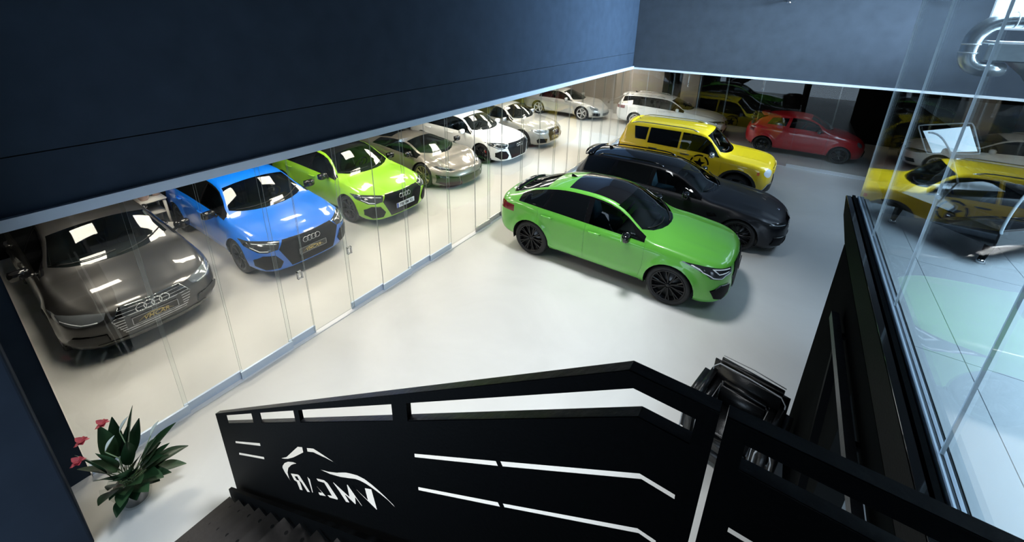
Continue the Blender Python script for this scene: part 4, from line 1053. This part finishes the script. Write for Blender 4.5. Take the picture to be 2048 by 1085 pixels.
boxo('landing_plate', -.19, .68, -1.6, .735, 2.36, 2.565, M['steel_black'], st)

YP = YR-.035
def to_plate(p): f = YP/YR; return (p[0]*f, 4.28+(p[1]-4.28)*f)
def railing_plate(name, parent, outer, holes):
    me = poly2d_mesh(outer, holes, .002); me.materials.append(M['steel_black'])
    o = bpy.data.objects.new(name, me); COL.objects.link(o); o.parent = parent
    o.rotation_euler = (R(90), 0, 0); o.location = (0, YP, 0); return o
H_ = {
'tail_left': [(-2.432, 1.352), (-2.332, 1.446), (-2.222, 1.584), (-2.126, 1.703), (-2.064, 1.748), (-2.063, 1.704), (-2.148, 1.611), (-2.233, 1.52), (-2.319, 1.437), (-2.384, 1.385)],
'roof_right': [(-2.007, 1.786), (-1.921, 1.849), (-1.855, 1.87), (-1.78, 1.892), (-1.71, 1.911), (-1.667, 1.922), (-1.715, 1.904), (-1.79, 1.873), (-1.862, 1.839), (-1.931, 1.808), (-2.008, 1.753)],
'hook': [(-2.193, 1.498), (-2.249, 1.465), (-2.325, 1.407), (-2.39, 1.34), (-2.438, 1.27), (-2.449, 1.243), (-2.421, 1.213), (-2.366, 1.187), (-2.325, 1.172), (-2.369, 1.202), (-2.375, 1.258), (-2.343, 1.332), (-2.288, 1.404), (-2.236, 1.458)],
'R': [(-2.331, 1.288), (-2.216, 1.376), (-2.192, 1.385), (-2.084, 1.32), (-2.128, 1.283), (-2.189, 1.319), (-2.211, 1.317), (-2.202, 1.295), (-2.192, 1.24), (-2.237, 1.206), (-2.257, 1.256), (-2.262, 1.263), (-2.296, 1.249)],
'A': [(-2.084, 1.471), (-2.05, 1.474), (-2.044, 1.352), (-2.058, 1.34), (-2.074, 1.414)],
'A2': [(-1.991, 1.473), (-1.978, 1.479), (-1.873, 1.474), (-1.96, 1.405), (-1.974, 1.42), (-1.921, 1.464)],
'C': [(-1.963, 1.558), (-1.861, 1.63), (-1.823, 1.638), (-1.734, 1.586), (-1.741, 1.565), (-1.836, 1.497), (-1.861, 1.5), (-1.804, 1.544), (-1.869, 1.598), (-1.946, 1.547)],
'M': [(-1.763, 1.699), (-1.751, 1.708), (-1.602, 1.723), (-1.608, 1.814), (-1.597, 1.824), (-1.54, 1.792), (-1.481, 1.759), (-1.488, 1.75), (-1.54, 1.771), (-1.543, 1.717), (-1.553, 1.704), (-1.643, 1.698), (-1.607, 1.665), (-1.648, 1.634), (-1.705, 1.671)],
'V': [(-1.555, 1.855), (-1.548, 1.86), (-1.42, 1.864), (-1.433, 1.944), (-1.371, 1.991), (-1.344, 1.86), (-1.352, 1.851)],
'front_wave': [(-1.911, 1.686), (-1.853, 1.723), (-1.783, 1.769), (-1.688, 1.842), (-1.673, 1.856), (-1.592, 1.925), (-1.544, 1.958), (-1.484, 1.996), (-1.421, 2.023), (-1.364, 2.033), (-1.313, 2.038), (-1.256, 2.038), (-1.201, 2.034), (-1.153, 2.01), (-1.184, 2.022), (-1.238, 2.026), (-1.296, 2.019), (-1.356, 2.006), (-1.419, 1.988), (-1.463, 1.97), (-1.514, 1.941), (-1.586, 1.885), (-1.665, 1.826), (-1.776, 1.754)],
'top1': [(-3.355, 1.108), (-2.778, 1.532), (-2.779, 1.475), (-3.359, 1.048)],
'sl1': [(-3.316, 0.84), (-2.758, 1.246), (-2.758, 1.216), (-3.324, 0.81)],
'sl2': [(-3.304, 0.713), (-2.747, 1.11), (-2.749, 1.082), (-3.313, 0.679)],
'top2': [(-2.623, 1.646), (-2.081, 2.04), (-2.072, 1.989), (-2.62, 1.593)],
'top3': [(-2.016, 2.089), (-1.134, 2.729), (-1.127, 2.674), (-2.013, 2.03)],
'top4': [(-1.037, 2.80), (-0.174, 3.429), (-0.03, 3.429), (-0.03, 3.388), (-0.147, 3.388), (-1.036, 2.738)],
'sl3': [(-1.014, 2.532), (-0.588, 2.837), (-0.578, 2.819), (-1.014, 2.509)],
'sl4': [(-0.571, 2.850), (-0.127, 3.169), (-0.038, 3.169), (-0.037, 3.151), (-0.121, 3.151), (-0.56, 2.832)],
'sl5': [(-1.007, 2.333), (-0.578, 2.635), (-0.567, 2.619), (-1.007, 2.31)],
'sl6': [(-0.558, 2.648), (-0.109, 2.969), (-0.059, 2.969), (-0.056, 2.950), (-0.104, 2.951), (-0.55, 2.633)],
}
rl = thing('stair_railing', 'black steel stair railing with the showroom name and car outline cut out of its plate', 'railing')
TL = lambda x: 1.063+(x+3.494)*.7389        # top line of the handrail
LL = lambda x: 1.048+(x+3.359)*.7275        # top line of the lower rail
holes_ = []
for k, L_ in H_.items():
    if k == 'top4':
        a = to_plate(L_[0])[0]; holes_.append([to_plate(L_[0]), to_plate(L_[1]), to_plate(L_[2]), (-.030, 3.388), (-.147, 3.388), (a, LL(a))])
    elif k.startswith('top'):
        a, b_ = to_plate(L_[0])[0], to_plate(L_[1])[0]; holes_.append([to_plate(L_[0]), to_plate(L_[1]), (b_, LL(b_)), (a, LL(a))])
    else: holes_.append([to_plate(p) for p in L_])
railing_plate('cut_out_plate', rl, [(-3.51, .10), (-3.494, 1.063), (-.182, 3.51), (.012, 3.51), (.012, 2.45), (-.182, 2.45)], holes_)
railing_plate('letter_island', rl, [to_plate(p) for p in ((-2.272, 1.309), (-2.235, 1.338), (-2.215, 1.318), (-2.251, 1.294))], [])
def tubebar(name, parent, prof, y0=YP+.003, y1=YR, m='wood_black'):
    b = bmesh.new(); n = len(prof); v = [b.verts.new((x, y, z)) for y in (y0, y1) for x, z in prof]
    b.faces.new(v[:n]); b.faces.new(v[n:][::-1])
    for i in range(n): b.faces.new((v[i], v[i+n], v[(i+1) % n+n], v[(i+1) % n]))
    bmesh.ops.recalc_face_normals(b, faces=b.faces[:]); return finish(name, b, M[m], parent)
tubebar('handrail', rl, [(-3.494, 1.063), (-.182, 3.51), (.012, 3.51), (.012, 3.468), (-.168, 3.468), (-3.494, 1.034)])
tubebar('lower_rail', rl, [(-3.45, LL(-3.45)), (-.147, 3.388), (-.005, 3.388), (-.005, 3.34), (-.13, 3.34), (-3.45, LL(-3.45)-.058)])
for x, w, z0, z1 in ((-3.472, .045, .10, 1.02), (-2.62, .05, LL(-2.62), TL(-2.62)-.03), (-1.97, .03, LL(-1.97), TL(-1.97)-.03), (-1.03, .05, LL(-1.03), TL(-1.03)-.03), (-.01, .03, 2.50, 3.47)):
    boxo('post', x-w/2, x+w/2, YP+.004, YR-.004, z0, z1, M['steel_black'], rl)
rl2 = thing('landing_railing', 'level black steel railing along the landing beside the stair railing', 'railing')
q = lambda L_: [to_plate(p) for p in L_]
railing_plate('cut_out_plate', rl2, [(.026, 2.45), (.026, 3.51), (.69, 3.51), (.69, 2.45)], [[(.068, 3.462), (.66, 3.462), (.66, 3.388), (.068, 3.388)], q([(.083, 3.168), (.69, 3.168), (.69, 3.150), (.083, 3.150)]), q([(.083, 2.97), (.69, 2.97), (.69, 2.952), (.083, 2.952)])])
tubebar('handrail', rl2, [(.026, 3.51), (.69, 3.51), (.69, 3.462), (.026, 3.462)])
tubebar('lower_rail', rl2, [(.05, 3.388), (.69, 3.388), (.69, 3.34), (.05, 3.34)])
boxo('post', .028, .066, YP+.004, YR-.004, 2.5, 3.46, M['steel_black'], rl2)
boxo('post', .655, .69, YP+.004, YR-.004, 2.5, 3.46, M['steel_black'], rl2)

# ================================================================== armchair
ch = thing('leather_armchair', 'black leather tub armchair with white piping beside the parapet wall', 'armchair', (.205, 3.89, 0), R(-12)); ch.scale = (1.15, 1.12, 1.0)
def soft(name, x0, x1, y0, y1, z0, z1, off=.05, parent=ch, m='leather', seg=4):
    b = bmesh.new(); box(b, x0, x1, y0, y1, z0, z1); bmesh.ops.bevel(b, geom=b.edges[:], offset=off, segments=seg, affect='EDGES'); return finish(name, b, M[m], parent, smooth=True)
soft('seat', -.22, .22, -.32, .18, .22, .45)
soft('base', -.34, .34, -.30, .30, .06, .26, .03)
bk = soft('backrest', -.31, .31, .16, .29, .20, .86, .055); 
b = bmesh.new(); tube(b, [(-.30, .165, .30), (-.295, .16, .76), (-.25, .16, .83), (0, .158, .845), (.25, .16, .83), (.295, .16, .76), (.30, .165, .30)], .006, 6); finish('piping', b, M['piping'], bk)
b = bmesh.new(); tube(b, [(-.26, .285, .835), (0, .29, .85), (.26, .285, .835)], .005, 6); finish('piping', b, M['piping'], bk)
soft('back_cushion', -.215, .215, .06, .18, .40, .70, .04)
for s in (-1, 1):
    a = soft('armrest', min(s*.20, s*.37), max(s*.20, s*.37), -.34, .24, .20, .72, .06)
    b = bmesh.new(); tube(b, [(s*.225, -.338, .25), (s*.23, -.338, .58), (s*.26, -.335, .705), (s*.31, -.335, .705), (s*.345, -.338, .58), (s*.35, -.338, .25)], .006, 6); finish('piping', b, M['piping'], a)
    b = bmesh.new(); tube(b, [(s*.197, -.28, .30), (s*.197, -.28, .65), (s*.197, .10, .65), (s*.197, .10, .30)], .004, 6)
    for zz_ in (.36, .42, .48, .54): tube(b, [(s*.196, -.27, zz_), (s*.196, .09, zz_)], .003, 6)
    finish('quilt_stitching', b, M['piping'], a)
for sx in (-1, 1):
    for sy in (-1, 1): boxo('leg', sx*.28-.02, sx*.28+.02, sy*.24-.02, sy*.24+.02, 0, .07, M['chrome_dull'], ch)

# ================================================================== potted plant
pt = thing('potted_peace_lily', 'potted peace lily with white and pink flowers wrapped in clear film', 'potted plant', (-4.28, .24, 0))
b = bmesh.new(); lathe(b, [(.001, 0), (.085, 0), (.115, .20), (.12, .215), (.105, .215), (.10, .19), (.001, .19)], 24, 'z'); finish('pot', b, M['pot'], pt, smooth=True)
b = bmesh.new(); lathe(b, [(.11, .005), (.135, .12), (.15, .24)], 20, 'z')
for v in b.verts:
    if v.co.z > .2: r = random.uniform(.95, 1.3); v.co.x *= r; v.co.y *= r; v.co.z += random.uniform(-.03, .07)
    else: v.co.x *= random.uniform(.95, 1.05)
finish('film_wrap', b, M['cello'], pt)
def leaf(name, base, tip, w, m, droop=.06, parent=pt, stem=True, fold=.25):
    base, tip = Vector(base), Vector(tip); b = bmesh.new(); d = tip-base; L = d.length; sdir = d.cross(Vector((0, 0, 1)));
    sdir = sdir.normalized() if sdir.length > 1e-4 else Vector((1, 0, 0)); upn = sdir.cross(d).normalized()
    a0 = .42 if stem else .0; rows = []; n = 9
    for i in range(n+1):
        t = a0+(1-a0)*i/n; c_ = base+d*t+Vector((0, 0, -droop*(t**2)*1.2+droop*.8*t)); q = i/n; ww = w*(math.sin(math.pi*min(1, q*.96+.02)**.75))*.5+.001
        rows.append([b.verts.new(c_+sdir*ww*k+upn*abs(k)*ww*fold) for k in (-1, -.5, 0, .5, 1)])
    for i in range(n):
        for k in range(4): f = b.faces.new((rows[i][k], rows[i][k+1], rows[i+1][k+1], rows[i+1][k])); f.smooth = True
    o = finish(name, b, M[m], parent, smooth=True)
    if stem:
        b = bmesh.new(); tube(b, [base+d*t+Vector((0, 0, -droop*(t**2)*1.2+droop*.8*t)) for t in (0, .2, .42)], .004, 5); finish('leaf_stem', b, M['stem'], o)
    return o
o0 = Vector((-4.28, .24, 0))
tips = [((-4.25,.42,.99),.15,0.0),((-4.22,.64,.62),.12,.10),((-4.15,.66,.36),.13,.14),((-4.10,.60,.22),.11,.12),((-4.22,.02,.88),.13,.05),((-4.10,.05,.66),.14,.10),((-4.05,.25,.52),.14,.12),((-4.2,.30,.74),.12,.06),((-4.02,.40,.40),.12,.14),((-4.35,.20,.92),.12,.03),
        ((-4.02,.02,.48),.12,.10),((-4.45,.45,.70),.11,.08),((-4.0,.12,.34),.12,.10),((-4.12,.46,.30),.11,.12),((-4.5,.3,.82),.11,.05),((-4.25,.0,.72),.13,.06),((-4.18,.55,.48),.10,.10),((-4.05,.48,.28),.10,.10),((-4.2,.12,.80),.11,.04),((-4.02,.22,.26),.10,.06),((-4.1,.35,.62),.11,.08),((-4.4,.08,.60),.10,.06),((-4.08,.15,.58),.13,.08),((-4.1,.28,.44),.13,.1),((-4.0,.30,.30),.12,.1),((-4.3,.35,.8),.12,.05),((-4.15,.1,.44),.12,.1),((-4.2,.48,.60),.12,.08),((-4.02,.08,.24),.1,.08),((-4.12,.40,.20),.1,.08)]
for i, (tp, w, dr) in enumerate(tips):
    bs = Vector((random.uniform(-.04, .04), random.uniform(-.04, .04), .20)); leaf('leaf', bs, Vector(tp)-o0, w, 'leaf' if i % 3 else 'leaf2', dr)
for k in range(16):
    a = random.uniform(-1.0, 1.5); rr_ = random.uniform(.16, .34); leaf('leaf', (0, 0, .20), (rr_*math.cos(a), rr_*math.sin(a)*.9+.02, random.uniform(.28, .68)), random.uniform(.09, .14), 'leaf' if k % 2 else 'leaf2', random.uniform(.05, .14))
for tp in ((-4.12, .22, .86), (-4.15, .50, .72), (-4.2, .34, .90)):
    T = Vector(tp)-o0; f = leaf('white_spathe', T-Vector((.02, .05, .07)), T+Vector((.0, .03, .05)), .06, 'spathe', 0, stem=False, fold=.5)
    b = bmesh.new(); tube(b, [(0, 0, .22), T*.6+Vector((0, 0, .1)), T-Vector((.02, .05, .07))], .004, 5); finish('flower_stem', b, M['stem'], f)
for tp in ((-4.25, .08, .93), (-4.16, .02, .84), (-4.28, .22, .96)):
    T = Vector(tp)-o0
    for k in range(8):
        a = .9*k; leaf('pink_bract', T, T+Vector((.05*math.cos(a), .05*math.sin(a), .03*math.sin(k*2.1))), .04, 'pink', 0, stem=False)

# ================================================================== white side table with jars, between the grey and the blue car
tbx = thing('side_table', 'white lacquered side table standing between the grey and the blue hatchbacks', 'table', (-10.30, 2.235, 0), 0)
soft('table_top', -.30, .30, -.215, .215, .68, .73, .02, tbx, 'white', 2); soft('shelf', -.24, .24, -.18, .18, .40, .43, .01, tbx, 'white', 2)
for sx in (-1, 1):
    for sy in (-1, 1):
        b = bmesh.new(); tube(b, [(sx*.24, sy*.17, .68), (sx*.26, sy*.19, 0)], [.028, .018], 10); finish('leg', b, M['white'], tbx)
mj = mat('rose_glass', (.42, .30, .27), .15, .3)
for i, (x, y) in enumerate(((-10.15, 2.13), (-10.28, 2.36))):
    b = bmesh.new(); lathe(b, [(.001, 0), (.06, 0), (.085, .05), (.09, .11), (.06, .16), (.045, .18), (.065, .20), (.05, .205)], 18, 'z')
    j = finish('decorative_jar', b, mj, None, smooth=True); j.location = (x, y, .73)
    tag(j, '%s rose coloured glass jar on the white side table' % ('nearer' if i == 0 else 'farther'), 'jar', 'jars on the white side table')
b = bmesh.new(); bmesh.ops.create_icosphere(b, subdivisions=3, radius=.17)
for v in b.verts:
    n_ = math.sin(v.co.x*31)*math.cos(v.co.y*27+v.co.z*23)*.12; v.co *= 1+n_; v.co.z = max(-.16, v.co.z*1.0); v.co.x *= 1.1
for f in b.faces: f.smooth = True
bg_ = finish('paper_bag', b, M['white'], None); bg_.location = (-9.72, 2.24, .16); tag(bg_, 'crumpled white bag on the floor beside the white side table', 'bag')

# ================================================================== beyond the tall glazing
gt = thing('game_table', 'black game table with clear curved hood and pale blue panel behind the tall glazing', 'game table')
Av = Vector((.87, 4.74, 0)); Bv = Vector((1.45, 4.13, 0)); U = (Bv-Av).normalized(); N_ = Vector((-U.y, U.x, 0))
def gp(a, b, z): return Av+U*a+N_*b+Vector((0, 0, z))
def gbox(name, a0, a1, b0, b1, z0, z1, m):
    b = bmesh.new(); v = [b.verts.new(gp(a, c_, z)) for z in (z0, z1) for a, c_ in ((a0, b0), (a1, b0), (a1, b1), (a0, b1))]
    for f in ((3,2,1,0),(4,5,6,7),(0,1,5,4),(1,2,6,5),(2,3,7,6),(3,0,4,7)): b.faces.new([v[i] for i in f])
    bmesh.ops.bevel(b, geom=b.edges[:], offset=.01, segments=2, affect='EDGES'); return finish(name, b, M[m], gt)
gbox('cabinet', .0, .84, .02, 1.15, 2.76, 2.90, 'gloss_black')
for a in (.10, .76):
    for bb_ in (.12, 1.05):
        p = gp(a, bb_, 0); b = bmesh.new(); tube(b, [gp(a, bb_+.02, 2.78), gp(a, bb_-.02, 2.61)], [.035, .018], 10); l_ = finish('leg', b, M['steel_black'], gt)
        b = bmesh.new(); tube(b, [gp(a, bb_-.02, 2.615), gp(a, bb_-.02, 2.584)], [.02, .032], 12); finish('levelling_foot', b, M['chrome'], l_)
arc1 = [(.935,3.641,3.5),(1.133,3.829,3.434),(1.284,3.972,3.355),(1.412,4.094,3.247),(1.491,4.169,3.128),(1.539,4.215,2.986),(1.515,4.192,2.868),(1.461,4.14,2.80)]
b = bmesh.new(); tube(b, [gp(.0, .30+.55*t, 2.90+.50*math.sin(math.pi*(.5+t*.5))) for t in [k/12 for k in range(13)]], .008, 8); finish('hood_rim', b, M['acrylic_edge'], gt)
for a in (.84,):
    b = bmesh.new(); tube(b, [gp(a, .30-.28*math.sin(t*math.pi/2)+0.0, 2.90+.42*math.cos(t*math.pi/2)) for t in [k/12 for k in range(13)]]+[gp(a, .03, 2.88)], .009, 8); finish('hood_rim', b, M['acrylic_edge'], gt)
b = bmesh.new(); rows = []
for k in range(13):
    t = k/12; rows.append([b.verts.new(gp(a, .30-.28*math.sin(t*math.pi/2), 2.90+.42*math.cos(t*math.pi/2))) for a in (.02, .84)])
for k in range(12): f = b.faces.new((rows[k][0], rows[k][1], rows[k+1][1], rows[k+1][0])); f.smooth = True
finish('curved_hood', b, M['acrylic'], gt)
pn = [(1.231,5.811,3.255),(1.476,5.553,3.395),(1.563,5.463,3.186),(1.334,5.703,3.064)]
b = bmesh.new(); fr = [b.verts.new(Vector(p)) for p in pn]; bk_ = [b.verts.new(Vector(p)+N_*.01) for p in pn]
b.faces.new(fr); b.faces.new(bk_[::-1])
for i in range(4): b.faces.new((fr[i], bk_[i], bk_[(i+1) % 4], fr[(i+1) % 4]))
bmesh.ops.recalc_face_normals(b, faces=b.faces[:]); pnl = finish('emissive_panel', b, M['pale_blue_sheet'], gt)  # flat panel with an even pale blue emission
b = bmesh.new(); P4 = [Vector(p) for p in ((1.187,5.858,3.30),(1.49,5.54,3.435),(1.59,5.435,3.17),(1.30,5.73,3.04))]
cen = sum(P4, Vector())/4; ring = []
for i in range(4):
    for t in (0, .12, .88): ring.append(P4[i].lerp(P4[(i+1) % 4], t) if t else P4[i].lerp(cen, .04))
tube(b, ring+[ring[0]], .006, 6); finish('panel_frame', b, M['acrylic_edge'], gt)
b = bmesh.new(); bar(b, gp(.4, 1.05, 2.88), (cen.x, cen.y, 3.12), .05, .05, (1, 0, 0)); finish('panel_support', b, M['steel_black'], gt)

dc = thing('ventilation_duct', 'galvanised round ventilation duct bending down beyond the tall glazing', 'duct')
def arcpts(c_, r, a0, a1, y, n=8): return [(c_[0]+r*math.cos(R(a0+(a1-a0)*k/n)), y, c_[1]+r*math.sin(R(a0+(a1-a0)*k/n))) for k in range(n+1)]
pth = [(8.5, 11, 4.42), (2.95, 11, 4.42)]+arcpts((2.95, 4.02), .40, 95, 175, 11)+[(2.55, 11, 3.85)]+arcpts((2.80, 3.82), .25, 180, 285, 11)+[(3.05, 11.1, 3.58)]
b = bmesh.new(); tube(b, pth, .125, 20); finish('duct_pipe', b, M['galv'], dc, smooth=True)
for p, q in (((2.553, 11, 3.98), (2.553, 11, 4.01)), ((2.55, 11, 3.83), (2.55, 11, 3.86)), ((2.98, 11, 4.42), (3.0, 11, 4.42)), ((3.08, 11, 4.42), (3.10, 11, 4.42)), ((3.18, 11, 4.42), (3.20, 11, 4.42))):
    b = bmesh.new(); tube(b, [p, q], .134, 20); finish('duct_collar', b, M['rail_white'], dc)
boxo('fan_housing', 2.75, 3.35, 10.9, 11.5, 3.72, 4.02, M['galv'], dc, .02, 2)
b = bmesh.new(); lathe(b, [(.02, -.34), (.09, -.24), (.36, .0), (.36, .03), (.001, .03)], 4, 'z'); o = finish('hopper', b, M['galv'], dc); o.location = (3.45, 11.2, 3.72)
boxo('duct_shelf', 2.85, 6.0, 10.9, 11.6, 4.02, 4.06, M['rail_white'], dc)

sp = thing('wall_spotlight', 'small spotlight on a bracket high on the rear wall', 'spotlight', (-.53, 14.80, 4.90))
boxo('bracket', -.03, .03, -.02, .20, -.015, .015, M['chrome_dull'], sp)
b = bmesh.new(); tube(b, [(0, -.02, .0), (.0, -.06, -.08)], [.045, .06], 14); finish('lamp_head', b, M['chrome'], sp)
boxo('reflector_plate', -.16, .16, -.12, .02, -.035, -.028, M['chrome_dull'], sp)
# end posts seen dimly behind the rear glass
for i, (x, y) in enumerate(((-3.35, 17.2), (-.9, 18.6))):
    b = bmesh.new(); tube(b, [(0, 0, 0), (0, 0, -.75)], .018, 8); tube(b, [(0, 0, -.75), (0, 0, -.86)], .03, 8)
    o = finish('hanging_cable_socket', b, M['chrome_dull'], None); o.location = (x, y, RZT+.1); tag(o, '%s hanging cable socket above the cars behind the rear glass' % ('left' if i == 0 else 'right'), 'socket', 'hanging sockets behind the rear glass')
# black star mark inside a broken ring on the yellow car's doors
root, bvh, X_, fn_ = CARS[JEEP]
for s in (-1, 1):
    b = bmesh.new()
    def pj(x, z):
        p, n_ = surf(bvh, (x, s*2, z), (0, -s, 0)); return (p+Vector((0, s*.004, 0))) if p is not None else Vector((x, s*.9, z))
    cx, cz = X_(1.78), .80; c0 = b.verts.new(pj(cx, cz)); pts = []
    for k in range(10):
        a = math.pi/2+k*math.pi/5; r = .17 if k % 2 == 0 else .07; pts.append(b.verts.new(pj(cx+math.cos(a)*r, cz+math.sin(a)*r)))
    for k in range(10): b.faces.new((c0, pts[k], pts[(k+1) % 10]))
    for k in range(30):
        if k % 6 == 5: continue
        a0, a1 = 2*math.pi*k/30, 2*math.pi*(k+1)/30
        b.faces.new([b.verts.new(pj(cx+math.cos(a)*r, cz+math.sin(a)*r)) for a, r in ((a0, .21), (a1, .21), (a1, .25), (a0, .25))])
    finish('star_decal', b, M['steel_black'], root)
